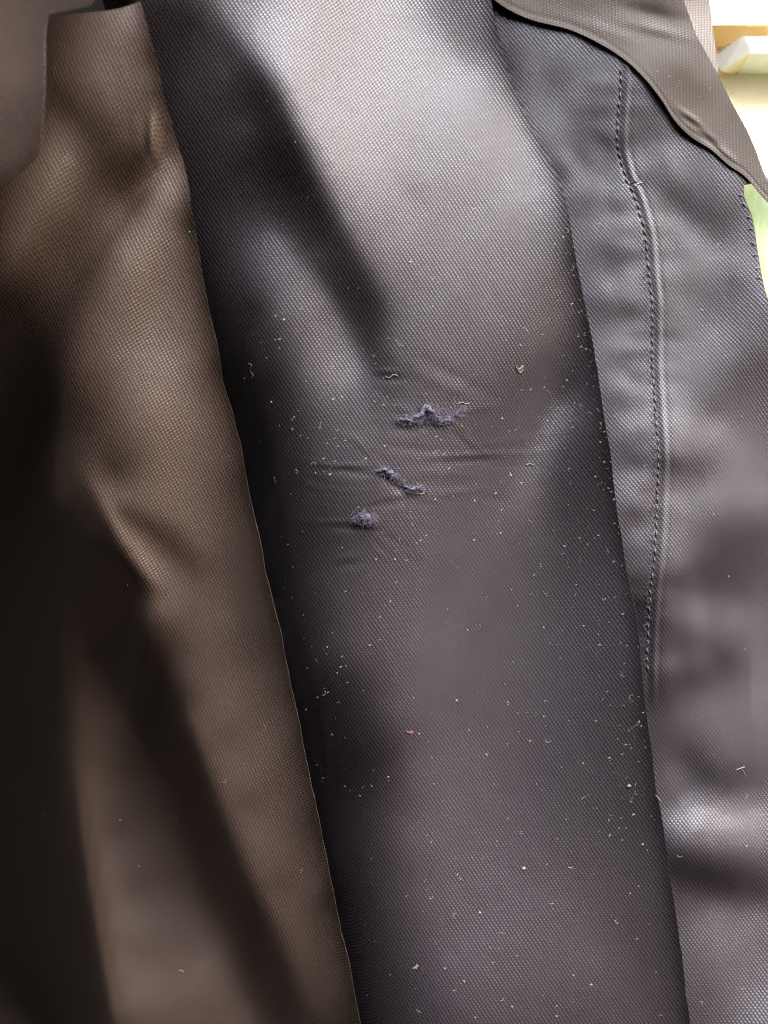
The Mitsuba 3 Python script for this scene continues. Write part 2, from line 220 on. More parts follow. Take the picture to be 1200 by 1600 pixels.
  [31,-680,165,172,179,186,193,194,247,255,229,225,179,104,68,43,22,4,-13,-29,-37,-38,-37,-30,-14,7,20,37,42,24,6,-7,-16,-24,-30,-34,-36,-39,-40,-43,-49,-56,-62,-69,-76,-83,-91,-109,-135,-143,-123,-74,-24,26,77,143,270,329,254],
  [32,-626,172,180,186,193,202,227,264,247,233,194,109,78,54,32,13,-5,-22,-29,-31,-30,-25,-10,2,14,28,30,17,4,-7,-16,-23,-29,-34,-37,-39,-42,-47,-54,-61,-67,-74,-81,-89,-97,-114,-137,-142,-118,-62,-11,44,98,159,270,353,240],
  [32,-739,174,180,188,195,206,215,262,260,245,207,117,90,65,42,22,1,-13,-21,-25,-24,-19,-10,-1,12,21,19,10,1,-7,-16,-23,-30,-33,-38,-41,-45,-51,-58,-66,-72,-79,-87,-93,-102,-116,-137,-138,-109,-49,6,62,117,171,264,337,227],
  [32,-852,175,181,189,197,205,210,257,273,258,218,130,101,75,51,28,9,-4,-14,-19,-19,-15,-10,0,11,15,11,4,-2,-9,-17,-24,-30,-35,-39,-43,-48,-56,-63,-70,-77,-83,-90,-97,-104,-118,-134,-130,-96,-34,27,83,127,181,253,284,223],
  [32,-965,176,182,190,197,204,206,254,282,271,230,146,111,84,59,35,16,4,-7,-13,-14,-13,-7,2,9,10,5,0,-5,-11,-19,-25,-32,-37,-41,-45,-52,-62,-68,-74,-80,-87,-93,-98,-105,-118,-130,-119,-74,-14,50,96,136,192,215,239,213,191],
  [33,-902,184,190,197,205,214,237,290,284,241,165,122,92,65,42,24,11,-1,-7,-10,-9,-3,5,6,5,2,-3,-7,-14,-21,-27,-35,-39,-43,-49,-58,-66,-73,-77,-84,-90,-95,-98,-104,-116,-125,-103,-47,14,65,104,157,168,176,204,202,188],
  [33,-1014,184,192,199,207,219,228,287,295,252,186,134,100,71,49,32,17,6,-2,-6,-4,2,5,5,2,-1,-4,-10,-16,-24,-30,-37,-42,-47,-54,-63,-71,-77,-81,-86,-92,-96,-97,-102,-114,-114,-83,-18,35,76,127,141,142,148,177,190,184],
  [33,-1126,186,193,200,209,219,223,282,305,265,207,148,107,79,57,39,23,11,3,-1,2,5,5,3,0,-2,-6,-12,-19,-26,-33,-40,-45,-50,-60,-70,-76,-80,-84,-89,-93,-95,-95,-100,-110,-102,-53,3,49,92,122,126,122,129,155,182,178],
  [33,-1237,187,194,202,209,218,219,277,311,282,226,164,116,87,64,45,29,17,8,6,7,6,4,2,-1,-3,-8,-13,-22,-29,-37,-42,-48,-55,-66,-75,-81,-84,-87,-91,-93,-93,-93,-95,-104,-85,-25,17,60,96,111,111,109,115,139,176,173],
  [34,-1160,196,202,211,218,229,256,313,296,247,184,127,94,71,51,36,23,15,11,9,7,4,1,-1,-5,-9,-16,-24,-32,-39,-45,-51,-60,-73,-81,-85,-89,-90,-91,-92,-90,-89,-91,-94,-60,-10,29,63,91,101,101,100,104,127,168,168],
  [34,-1268,196,204,212,222,234,244,306,306,268,208,138,102,77,57,42,30,23,15,11,7,4,1,-2,-6,-11,-19,-27,-35,-41,-47,-55,-66,-78,-86,-90,-92,-93,-91,-89,-87,-84,-86,-80,-35,-1,31,63,84,92,95,93,95,118,159,165],
  [34,-1376,197,206,214,223,233,239,300,315,286,233,150,110,82,63,49,38,28,19,13,8,5,1,-2,-7,-14,-22,-30,-37,-43,-50,-58,-73,-84,-90,-93,-95,-95,-90,-86,-83,-79,-78,-60,-22,4,29,60,79,86,89,86,89,110,150,162,161],
  [34,-1483,198,207,214,224,232,235,296,326,300,258,162,116,89,70,55,44,33,23,15,10,7,2,-2,-9,-17,-25,-33,-39,-45,-52,-63,-79,-89,-94,-96,-97,-94,-89,-84,-78,-73,-67,-40,-17,2,29,57,74,82,82,82,83,102,141,161,160],
  [34,-1589,199,207,215,223,230,231,295,336,311,285,173,124,96,76,62,49,36,26,19,13,8,4,-3,-11,-19,-27,-36,-41,-47,-55,-69,-84,-94,-96,-98,-98,-94,-87,-81,-73,-66,-52,-28,-16,-1,27,56,71,77,77,76,80,95,133,158,160],
  [35,-1494,207,216,223,231,244,272,345,319,313,186,132,103,83,67,53,40,29,22,17,11,4,-3,-12,-21,-30,-38,-43,-50,-59,-74,-89,-97,-98,-100,-98,-93,-85,-77,-68,-55,-36,-25,-21,-2,27,54,68,72,73,73,75,91,124,156,162],
  [35,-1597,208,217,225,235,250,261,341,323,343,201,141,110,90,72,57,42,33,25,20,13,5,-3,-13,-23,-32,-39,-46,-52,-63,-79,-94,-99,-100,-101,-98,-92,-81,-73,-61,-43,-26,-26,-25,-4,28,52,65,68,69,70,73,86,116,158,163],
  [35,-1698,209,218,227,238,249,256,335,327,372,218,152,118,96,76,59,45,36,28,23,15,6,-4,-13,-25,-33,-40,-48,-55,-67,-85,-97,-101,-101,-102,-97,-89,-79,-67,-51,-31,-24,-30,-28,-4,28,51,61,65,66,68,71,81,111,164,162],
  [35,-1797,210,219,228,238,247,253,331,356,371,239,164,127,101,78,61,48,38,32,25,16,7,-3,-14,-25,-34,-42,-49,-59,-71,-89,-100,-103,-102,-102,-96,-86,-75,-60,-40,-24,-25,-35,-31,-2,28,48,58,62,66,66,69,78,108,161,165],
  [35,-1894,211,219,229,237,246,246,330,376,375,262,180,136,103,80,62,51,41,35,27,17,8,-3,-14,-25,-34,-44,-51,-61,-76,-93,-102,-104,-104,-100,-94,-84,-69,-51,-31,-23,-29,-39,-30,-1,27,45,56,62,64,65,68,77,106,153,166,163],
  [36,-1777,220,229,238,247,263,297,394,382,286,195,144,106,81,64,53,45,38,28,19,9,-3,-14,-25,-35,-45,-53,-64,-79,-97,-104,-105,-103,-100,-92,-80,-63,-42,-26,-26,-35,-40,-27,2,27,42,54,61,63,65,68,77,102,145,166,165],
  [36,-1869,222,231,240,253,269,284,393,387,309,212,149,109,84,66,56,47,40,32,22,9,-3,-14,-26,-36,-46,-55,-67,-82,-100,-105,-105,-104,-98,-90,-75,-55,-35,-27,-31,-40,-40,-20,5,26,42,53,59,62,64,68,77,98,136,167,168],
  [36,-1957,223,233,244,255,270,278,388,392,332,228,154,112,87,71,58,51,42,35,24,9,-3,-16,-27,-37,-47,-57,-68,-86,-101,-106,-105,-104,-97,-87,-69,-48,-31,-30,-37,-44,-36,-14,8,27,42,51,58,60,64,69,77,92,128,172,167],
  [36,-2043,226,235,245,258,269,270,381,400,354,244,159,117,92,74,63,54,47,37,23,9,-5,-17,-27,-39,-48,-58,-71,-89,-103,-106,-105,-103,-96,-83,-62,-42,-32,-35,-42,-44,-31,-8,11,29,41,51,55,60,64,69,76,88,121,169,171],
  [37,-1899,237,248,259,272,292,334,409,377,263,165,122,98,80,68,59,49,37,22,7,-6,-18,-29,-40,-49,-60,-73,-93,-104,-106,-104,-102,-94,-78,-55,-39,-34,-40,-46,-42,-25,-4,15,30,41,49,55,59,65,69,74,85,115,162,173],
  [37,-1978,239,250,262,277,299,315,395,400,284,174,130,104,86,74,63,50,36,20,6,-8,-20,-31,-41,-51,-61,-76,-95,-106,-105,-105,-100,-90,-72,-50,-37,-39,-44,-48,-38,-20,1,17,31,42,48,54,60,65,68,73,83,109,155,174,170],
  [37,-2056,241,252,265,279,295,305,376,426,310,184,141,113,93,80,64,50,34,18,3,-10,-21,-33,-42,-53,-63,-79,-98,-106,-106,-103,-99,-86,-65,-45,-39,-43,-47,-47,-34,-14,4,19,32,41,48,55,60,65,68,73,82,104,146,173,172],
  [37,-2133,242,253,266,278,290,296,370,439,339,200,153,124,101,82,65,48,32,15,1,-11,-24,-34,-44,-54,-66,-81,-101,-107,-106,-102,-96,-81,-59,-43,-41,-46,-49,-45,-29,-10,7,21,32,41,48,56,61,65,69,73,81,100,138,172,174],
  [37,-2209,243,253,265,275,285,287,362,454,372,218,167,135,108,83,64,46,29,14,0,-14,-25,-36,-46,-56,-68,-84,-103,-108,-106,-101,-93,-75,-53,-43,-44,-49,-49,-42,-24,-5,9,22,32,41,50,56,62,65,70,74,81,96,131,175,173],
  [38,-2041,253,264,272,282,293,323,483,404,237,182,145,111,85,64,45,28,12,-2,-15,-27,-38,-47,-58,-70,-86,-106,-108,-106,-100,-89,-68,-50,-45,-46,-51,-48,-37,-19,-2,11,23,32,42,50,58,62,66,71,75,81,93,125,173,175],
  [38,-2114,253,263,272,282,291,290,506,435,258,195,152,116,87,65,44,27,12,-4,-17,-28,-39,-49,-60,-71,-89,-108,-108,-105,-99,-85,-63,-48,-46,-50,-51,-46,-32,-15,1,13,24,33,43,51,58,62,67,72,76,81,92,120,166,177],
  [38,-2185,254,263,273,283,295,306,466,465,279,209,159,120,90,66,45,27,10,-5,-18,-30,-40,-50,-62,-72,-92,-109,-107,-105,-97,-81,-58,-49,-48,-51,-52,-43,-27,-10,3,15,25,35,44,51,58,63,68,72,77,82,90,115,159,176,170],
  [38,-2255,255,265,275,286,296,301,436,499,302,222,167,126,93,67,45,27,10,-7,-19,-30,-41,-52,-63,-74,-93,-110,-107,-105,-95,-76,-56,-49,-51,-52,-51,-38,-22,-7,5,17,26,36,45,52,58,63,69,73,77,82,90,111,151,173,170],
  [39,-2065,266,277,288,300,321,367,535,325,240,177,131,96,69,47,26,8,-7,-19,-32,-42,-53,-63,-75,-95,-111,-107,-104,-93,-72,-55,-50,-53,-53,-48,-34,-18,-4,8,18,28,37,45,53,58,64,69,74,78,82,89,106,143,171,172],
  [39,-2130,269,280,292,306,322,318,556,349,261,189,138,100,71,47,25,7,-7,-21,-32,-43,-53,-64,-76,-96,-111,-108,-104,-90,-68,-55,-52,-55,-53,-44,-29,-14,-1,10,19,30,38,45,53,58,65,69,74,79,82,88,101,137,171,173],
  [39,-2193,272,283,296,310,328,347,482,376,287,203,148,104,72,47,24,6,-8,-21,-33,-44,-53,-64,-76,-97,-111,-108,-104,-88,-65,-56,-54,-55,-52,-41,-24,-11,2,11,22,31,38,46,53,59,65,70,74,79,82,85,97,131,180,169],
  [39,-2256,274,286,299,314,328,340,443,404,317,221,155,109,73,46,24,6,-9,-22,-33,-43,-54,-64,-75,-98,-111,-108,-103,-85,-64,-57,-56,-56,-50,-36,-20,-8,4,14,23,32,39,47,53,59,65,70,75,78,80,83,94,127,175,172],
  [39,-2320,275,288,300,315,327,332,414,428,347,239,162,111,74,46,26,6,-9,-22,-32,-43,-53,-63,-75,-98,-112,-108,-102,-81,-64,-58,-58,-55,-47,-32,-17,-5,6,16,25,32,40,47,54,60,65,71,74,77,78,80,92,122,167,174],
  [40,-2110,288,301,313,326,342,375,447,375,258,166,112,75,49,26,8,-8,-20,-30,-42,-52,-62,-74,-99,-111,-107,-101,-79,-63,-60,-59,-54,-43,-28,-14,-2,8,17,26,34,40,48,54,60,66,70,73,75,77,79,89,116,160,174],
  [40,-2178,288,300,312,325,341,351,463,399,277,169,112,77,50,29,10,-4,-17,-28,-39,-50,-61,-74,-100,-110,-106,-99,-76,-64,-61,-59,-52,-40,-24,-11,0,10,19,27,35,41,48,55,60,66,69,72,73,75,78,87,110,153,171,162],
  [40,-2248,287,298,310,321,333,336,479,419,298,171,113,78,52,31,15,0,-12,-24,-35,-48,-60,-74,-100,-109,-105,-96,-75,-64,-62,-58,-50,-35,-21,-8,2,12,20,28,35,42,49,55,60,65,68,70,72,74,77,83,105,146,167,161],
  [40,-2321,285,297,307,316,322,321,496,435,321,175,113,79,55,34,20,6,-6,-18,-32,-45,-57,-75,-101,-108,-104,-94,-73,-64,-62,-57,-46,-31,-18,-5,4,13,22,28,36,43,49,55,60,64,66,69,70,73,75,80,100,139,163,160],
  [40,-2395,284,294,305,313,317,301,505,446,344,182,114,80,58,39,25,14,2,-11,-28,-42,-56,-76,-101,-107,-104,-90,-73,-64,-62,-54,-42,-27,-14,-3,6,14,23,29,36,43,50,54,60,62,65,67,70,71,73,77,95,132,159,159],
  [41,-2188,293,304,313,325,355,416,451,372,192,114,82,61,45,33,22,11,-5,-22,-39,-56,-78,-102,-106,-101,-89,-71,-65,-60,-51,-37,-23,-11,-1,7,16,23,31,36,44,49,54,58,61,63,66,68,69,71,74,90,125,158,160],
  [41,-2266,293,304,317,334,360,372,446,397,208,115,84,66,52,41,32,19,2,-16,-36,-58,-80,-102,-105,-100,-85,-71,-64,-58,-47,-32,-19,-9,1,9,17,24,30,38,43,49,53,56,60,61,64,67,67,68,71,85,119,164,155],
  [41,-2344,292,304,318,334,351,353,441,418,228,115,87,71,61,51,40,26,8,-11,-34,-59,-82,-101,-102,-98,-83,-70,-63,-54,-42,-28,-16,-7,3,10,18,25,31,37,43,48,52,55,58,60,63,64,64,66,67,81,114,158,159],
  [41,-2423,290,303,315,330,341,343,438,435,249,115,92,78,69,60,48,32,13,-9,-32,-59,-81,-98,-100,-93,-80,-69,-61,-51,-38,-24,-13,-4,4,11,19,25,31,38,42,48,50,54,56,59,61,61,62,62,65,77,108,151,161],
  [41,-2502,288,299,312,323,333,336,437,447,271,116,97,86,78,68,54,37,16,-6,-31,-57,-79,-94,-95,-88,-77,-67,-59,-47,-33,-21,-11,-3,6,12,19,25,32,37,42,47,49,52,55,58,58,59,59,60,62,74,102,145,160],
  [42,-2295,296,308,317,328,346,417,455,292,118,102,94,87,75,59,40,20,-4,-29,-53,-75,-88,-90,-83,-74,-64,-56,-43,-30,-18,-9,-1,6,13,19,26,31,37,42,45,49,51,54,55,56,57,56,57,61,71,96,139,156,152],
  [42,-2375,294,306,317,333,358,386,449,312,121,109,101,94,81,63,44,23,-1,-24,-48,-70,-81,-83,-79,-70,-62,-52,-39,-27,-16,-8,0,7,14,19,26,31,37,41,44,48,50,52,54,53,54,54,56,60,68,91,131,152,150],
  [42,-2453,293,305,319,336,355,367,442,329,126,114,108,100,85,67,48,28,5,-19,-41,-63,-74,-77,-74,-67,-59,-49,-35,-24,-15,-6,1,7,14,19,26,31,36,41,43,47,49,50,51,52,51,53,55,59,66,86,123,147,149],
  [42,-2529,292,305,318,333,349,356,435,345,131,121,113,104,89,73,53,32,13,-10,-33,-56,-67,-72,-70,-64,-57,-45,-32,-22,-13,-5,1,8,14,19,26,30,36,39,43,46,48,48,49,49,49,52,54,58,65,80,115,144,149],
  [42,-2603,291,303,315,329,342,348,431,358,138,127,118,106,94,80,59,40,21,-2,-24,-47,-63,-69,-66,-61,-54,-41,-30,-20,-12,-4,2,8,14,19,25,30,35,39,42,45,46,46,46,47,48,50,54,57,61,75,108,149,143],
  [43,-2386,301,313,324,336,353,414,367,148,134,122,112,100,86,67,48,28,5,-17,-38,-59,-66,-63,-58,-50,-39,-27,-18,-11,-3,2,8,13,19,25,29,34,39,42,43,44,44,44,44,47,50,52,55,58,70,103,142,145],
  [43,-2458,300,311,323,338,361,385,370,160,141,129,119,108,92,74,55,34,12,-11,-35,-54,-61,-60,-55,-46,-35,-25,-17,-9,-3,2,8,13,19,24,29,34,38,40,42,41,42,41,43,46,48,51,52,56,66,95,136,144],
  [43,-2529,299,311,323,339,356,366,372,176,150,137,127,115,100,81,61,40,16,-8,-32,-49,-56,-56,-51,-42,-32,-23,-15,-9,-3,3,7,13,18,24,29,34,37,39,39,39,39,40,41,44,46,49,50,53,63,88,129,142,140],
  [43,-2599,298,310,322,336,348,354,376,193,160,147,137,123,107,88,67,43,19,-7,-29,-44,-51,-51,-47,-38,-29,-21,-14,-8,-3,2,7,13,19,24,28,34,35,37,36,37,37,38,40,42,44,46,48,51,59,82,120,139,141],
  [43,-2668,297,308,319,331,341,343,382,213,171,159,146,133,115,94,71,46,20,-5,-27,-40,-45,-47,-43,-34,-27,-18,-13,-8,-3,1,8,13,18,24,29,32,34,34,35,34,34,37,38,40,42,43,46,49,56,75,111,138,141],
  [44,-2442,306,317,326,333,343,377,235,185,171,158,143,122,100,75,47,21,-5,-23,-35,-42,-43,-39,-31,-24,-17,-12,-8,-3,2,8,13,19,24,28,31,32,31,32,32,33,34,36,38,40,41,44,47,53,68,103,140,139],
  [44,-2513,305,314,324,333,346,361,256,200,184,171,153,130,105,77,49,22,-3,-21,-31,-39,-40,-35,-28,-22,-16,-11,-8,-3,3,8,14,19,24,27,29,29,30,29,30,31,32,34,36,37,39,42,45,49,62,96,136,140],
  [44,-2584,303,313,323,332,343,348,279,216,200,184,163,138,108,80,51,24,0,-18,-30,-37,-37,-31,-26,-20,-15,-11,-7,-2,3,9,14,19,24,25,27,27,28,27,28,29,30,31,34,34,38,39,42,46,58,89,129,141],
  [44,-2656,302,312,321,329,337,338,304,235,216,199,173,144,112,81,53,27,4,-16,-30,-35,-33,-28,-23,-19,-15,-10,-6,-2,4,10,15,19,22,24,25,25,25,26,25,27,28,29,31,33,35,37,39,43,54,82,123,141,138],
  [45,-2429,310,319,327,332,331,326,256,233,213,184,149,115,83,55,30,6,-15,-28,-32,-29,-25,-21,-17,-14,-10,-5,-1,5,11,15,19,21,22,23,23,23,23,24,25,25,27,29,30,33,35,36,41,51,76,116,138,138],
  [45,-2505,308,317,325,330,332,334,280,251,228,194,153,118,86,56,32,7,-12,-25,-28,-26,-21,-19,-16,-13,-9,-4,1,6,11,15,19,19,21,20,21,21,22,22,22,24,24,27,28,30,32,35,39,48,70,109,135,138],
  [45,-2584,306,316,323,329,335,338,304,271,244,203,159,120,87,58,32,9,-9,-21,-23,-21,-19,-16,-15,-11,-8,-3,2,7,12,15,17,18,19,19,19,19,19,20,21,21,22,25,26,27,30,33,38,46,64,103,133,138],
  [45,-2664,304,313,321,329,335,340,331,291,262,212,164,122,89,60,33,11,-6,-16,-17,-17,-15,-15,-12,-10,-7,-2,3,8,12,15,16,16,17,18,17,18,17,18,18,19,21,22,23,26,28,31,37,43,60,97,137,134],
  [45,-2745,301,311,319,326,334,338,359,314,281,224,169,125,90,61,36,13,-2,-10,-12,-12,-13,-12,-11,-9,-5,0,4,9,12,13,15,16,15,16,16,15,16,15,17,17,18,19,22,23,26,31,35,41,56,91,134,134],
  [46,-2528,308,317,325,332,341,373,337,305,237,174,128,93,63,38,17,3,-4,-7,-9,-10,-11,-9,-7,-3,2,5,10,11,13,14,14,14,15,14,13,14,13,14,15,16,17,19,21,25,29,33,39,53,85,126,134],
  [46,-2612,306,315,325,335,349,364,361,333,253,182,131,95,66,41,22,9,1,-3,-6,-8,-8,-8,-5,-1,4,7,9,12,11,13,13,13,13,13,11,11,12,11,13,13,15,16,20,23,27,31,37,50,78,119,132,129],
  [46,-2695,303,314,325,336,349,355,385,366,272,188,136,97,69,46,28,16,5,0,-3,-6,-6,-6,-3,1,6,8,10,11,11,12,12,11,12,10,10,9,9,9,10,10,13,14,18,21,25,29,35,46,71,111,130,130],
  [46,-2777,302,312,323,335,345,350,407,399,293,196,139,101,73,51,34,21,10,4,-1,-3,-5,-3,-1,4,7,9,10,11,10,11,11,10,10,9,7,7,7,6,7,8,10,12,16,20,23,27,32,42,63,104,128,131],
  [46,-2856,300,310,321,332,342,347,429,429,313,202,143,105,78,57,40,26,15,7,3,-1,-2,-1,2,5,9,10,10,10,10,10,10,9,8,6,6,4,5,4,4,5,7,11,14,17,21,24,30,37,58,96,129,132],
  [47,-2633,309,319,331,341,361,426,456,335,206,147,110,84,63,46,31,20,11,6,2,0,2,5,8,9,10,10,10,10,9,8,7,6,5,3,3,2,1,2,2,5,9,11,15,18,22,27,33,52,91,136,127],
  [47,-2706,309,320,334,351,377,406,473,355,213,151,116,90,69,51,37,25,16,9,5,4,4,8,9,10,10,10,9,9,8,7,6,4,3,1,0,0,-1,-1,0,3,6,9,12,16,19,23,30,47,87,129,131],
  [47,-2774,309,323,337,358,380,396,484,377,220,158,123,97,74,57,42,30,20,13,9,6,9,9,11,10,9,10,9,8,7,5,4,3,0,0,-2,-2,-4,-3,-2,1,3,6,9,13,15,20,27,45,80,121,131],
  [47,-2838,310,324,340,358,378,389,494,401,230,167,131,103,80,62,48,35,25,17,12,11,11,11,11,10,9,8,9,7,6,4,2,1,-1,-3,-3,-5,-5,-5,-4,-2,1,3,6,8,13,16,25,42,72,114,130,122],
  [47,-2897,310,325,339,357,372,379,503,426,245,178,140,111,86,68,52,39,30,22,16,15,13,12,11,9,9,8,7,6,5,3,0,-1,-3,-4,-5,-6,-6,-7,-6,-5,-2,0,2,5,9,14,23,37,66,106,127,121],
  [48,-2642,325,339,353,370,395,471,451,268,191,151,118,92,72,57,44,35,27,22,17,14,13,10,9,8,7,6,6,3,1,0,-3,-5,-5,-7,-7,-8,-8,-8,-7,-6,-4,-1,2,5,12,20,34,58,100,122,120],
  [48,-2693,325,339,356,375,405,435,464,295,205,160,125,98,76,62,50,40,33,26,20,15,12,10,9,7,6,6,4,2,0,-3,-4,-6,-7,-7,-9,-8,-10,-10,-10,-9,-7,-5,-2,3,10,18,29,52,92,120,118],
  [48,-2740,326,340,358,378,401,415,472,321,218,169,132,103,82,68,55,46,37,30,21,16,13,10,9,7,5,5,3,0,-1,-4,-6,-7,-8,-9,-10,-9,-11,-12,-13,-12,-9,-8,-5,0,7,15,26,45,85,121,113],
  [48,-2783,326,341,357,377,394,404,479,346,230,177,137,109,89,74,61,51,42,31,24,17,14,11,8,7,5,3,2,-1,-3,-5,-7,-9,-9,-10,-11,-11,-12,-15,-14,-14,-12,-11,-7,-2,5,12,21,40,77,113,111],
  [48,-2824,326,341,356,372,387,394,486,371,242,184,143,116,96,81,67,55,45,33,26,19,14,12,8,7,4,3,0,-2,-5,-6,-9,-10,-10,-11,-12,-12,-14,-16,-16,-16,-14,-13,-9,-4,2,9,17,33,68,104,107],
  [49,-2535,340,354,368,382,404,464,396,255,191,150,124,104,87,72,59,47,36,27,20,16,12,9,6,4,2,-1,-4,-6,-8,-9,-11,-12,-12,-13,-14,-15,-17,-17,-17,-16,-14,-11,-6,-1,6,12,27,57,93,102],
  [49,-2570,339,353,368,385,410,436,409,270,200,159,133,111,93,77,62,49,37,29,23,17,12,9,7,3,0,-2,-5,-7,-10,-10,-12,-13,-13,-14,-15,-17,-18,-17,-18,-16,-15,-13,-9,-3,1,7,19,47,83,95,91],
  [49,-2603,339,353,368,385,404,416,418,288,210,170,143,119,98,80,64,50,40,31,24,19,13,9,6,2,-1,-3,-6,-9,-10,-12,-13,-14,-14,-15,-16,-17,-18,-18,-18,-17,-15,-14,-11,-8,-3,1,11,35,73,88,87],
  [49,-2633,339,352,367,380,395,401,423,309,223,182,151,127,103,82,65,52,41,33,26,20,15,9,5,1,-2,-5,-7,-9,-12,-12,-15,-14,-16,-16,-16,-17,-18,-18,-18,-17,-15,-15,-13,-13,-9,-4,2,24,63,81,83],
  [49,-2661,338,352,363,376,385,388,429,329,237,192,160,131,106,84,66,54,44,35,28,21,15,9,4,1,-3,-5,-8,-11,-12,-14,-15,-15,-17,-16,-17,-17,-18,-18,-17,-17,-16,-15,-17,-17,-14,-11,-5,14,52,75,79],
  [50,-2349,350,361,371,379,388,422,347,248,202,166,134,108,85,69,56,46,37,29,22,16,9,4,0,-4,-6,-8,-11,-13,-15,-15,-17,-16,-17,-17,-18,-18,-17,-17,-17,-16,-18,-20,-21,-19,-16,-13,6,42,74,70],
  [50,-2375,350,360,370,379,392,407,360,259,208,170,136,108,88,71,58,48,38,31,23,15,9,4,0,-3,-7,-9,-11,-14,-15,-16,-16,-17,-17,-17,-18,-18,-17,-18,-16,-18,-20,-24,-24,-23,-22,-18,-3,34,65,63],
  [50,-2398,350,360,370,380,391,397,371,267,213,172,136,109,89,74,60,50,40,31,23,16,9,4,1,-4,-6,-10,-12,-14,-15,-16,-17,-17,-16,-18,-17,-18,-18,-17,-18,-19,-23,-27,-27,-27,-27,-22,-10,23,53,51],
  [50,-2421,351,361,370,381,387,392,381,274,216,171,136,110,91,75,62,52,41,31,23,16,10,5,1,-3,-7,-9,-12,-14,-16,-16,-16,-17,-17,-17,-18,-18,-17,-18,-19,-22,-26,-29,-31,-31,-30,-26,-16,11,37,33,43],
  [50,-2443,352,361,371,380,385,389,392,279,217,169,135,111,91,77,64,52,42,32,23,17,11,5,1,-2,-7,-9,-12,-14,-15,-16,-16,-17,-16,-18,-18,-18,-18,-18,-21,-24,-29,-32,-34,-34,-33,-30,-23,-5,14,19,38],
  [50,-2465,352,363,371,379,384,387,403,283,215,168,134,110,92,78,65,52,42,33,24,18,11,6,2,-2,-6,-9,-12,-13,-15,-16,-15,-17,-17,-17,-18,-19,-18,-20,-23,-27,-31,-35,-37,-36,-36,-34,-35,-28,-5,10,36],
  [50,-2487,353,362,372,378,384,387,411,284,213,165,133,111,93,78,65,53,43,33,25,18,13,7,3,-2,-6,-8,-11,-13,-14,-15,-16,-16,-17,-18,-18,-19,-19,-22,-25,-30,-34,-38,-38,-39,-38,-41,-52,-53,-21,10,35],
 ]),
 'L': (-96, -96, 12, 117, [
  [0,2456,-32,-32,-32,-31,-30,-27,-26,-21,-17,-12,-4,2,9,15,21,29,36,46,59,75,98,131,190,325,499,259,176],
  [0,2406,-32,-31,-31,-30,-28,-26,-22,-19,-13,-7,0,7,14,20,27,36,45,58,76,101,136,183,247,334,352,190,167],
  [0,2355,-31,-30,-30,-28,-26,-23,-20,-15,-9,-2,5,12,19,27,34,45,59,79,108,144,186,227,258,271,230,162,149],
  [0,2304,-30,-29,-28,-26,-24,-21,-16,-11,-4,2,11,17,26,34,44,60,82,113,150,191,223,239,226,186,155,149,129],
  [0,2253,-28,-28,-27,-24,-21,-18,-12,-7,1,8,16,24,33,43,60,84,117,155,194,225,235,217,168,118,111,131,114],
  [0,2203,-28,-26,-24,-22,-19,-14,-9,-2,6,14,22,32,42,59,85,118,158,197,226,237,219,170,110,80,85,111,103,95],
  [0,2152,-26,-24,-23,-19,-16,-10,-4,3,12,20,29,41,57,84,118,158,198,229,240,224,177,115,76,62,65,95,92,87],
  [0,2102,-24,-23,-20,-17,-12,-6,1,9,17,27,39,55,80,116,156,197,230,244,231,188,125,80,60,48,50,77,91,77],
  [0,2052,-22,-21,-17,-14,-8,-2,6,15,24,36,52,76,111,151,194,229,247,240,201,139,88,63,48,36,47,60,88,60],
  [0,2002,-20,-18,-14,-10,-4,3,11,22,32,48,71,104,145,187,226,249,247,216,156,100,70,51,36,42,34,47,68,52,49],
  [0,1953,-18,-15,-11,-7,1,9,18,29,43,65,97,135,179,220,248,253,230,176,115,78,58,40,44,32,23,29,49,48,43],
  [0,1904,-15,-12,-8,-2,6,14,25,39,59,88,125,168,211,244,257,242,197,135,90,64,46,46,35,20,12,15,33,46,35],
  [0,1856,-13,-8,-4,3,11,21,34,52,79,114,155,200,237,258,252,217,158,105,73,53,48,38,22,11,2,3,19,39,30],
  [0,1809,-10,-5,1,8,17,30,45,70,102,142,185,227,255,259,235,182,124,86,62,51,42,24,12,2,-6,-6,7,28,28,27],
  [0,1762,-7,-1,7,13,25,40,60,91,128,170,213,248,262,249,207,148,100,73,60,44,28,13,4,-6,-14,-15,-4,19,27,26],
  [0,1717,-4,4,11,21,34,53,79,114,154,197,236,260,259,229,174,121,86,69,52,33,15,5,-5,-14,-21,-23,-14,10,28,26],
  [0,1672,1,8,18,30,45,69,100,138,180,221,252,263,246,201,145,102,80,62,42,22,7,-4,-13,-22,-29,-29,-23,1,27,29],
  [0,1629,5,14,25,41,59,88,123,163,204,239,260,256,223,172,123,92,73,54,32,14,-1,-11,-22,-29,-35,-34,-29,-6,25,26,8],
  [0,1587,10,21,35,52,77,110,146,186,225,252,259,239,195,145,109,85,64,44,25,9,-7,-19,-30,-36,-38,-37,-31,-12,16,23,-3],
  [0,1547,16,30,44,68,99,130,170,209,241,257,248,215,166,124,96,77,55,38,20,3,-12,-27,-36,-40,-41,-38,-31,-18,8,9,-18],
  [0,1508,24,39,59,86,120,154,193,229,252,254,229,186,139,104,83,66,49,34,16,-3,-18,-31,-40,-43,-42,-38,-34,-21,-6,-13,-37],
  [0,1473,32,51,76,106,141,179,217,245,256,241,205,157,115,87,68,54,44,30,10,-9,-22,-33,-42,-44,-42,-39,-35,-25,-29,-44,-66,-48],
  [0,1441,41,67,94,128,165,204,238,256,252,223,177,129,95,71,53,43,36,23,1,-12,-23,-34,-41,-44,-43,-39,-34,-29,-68,-94,-77,-49],
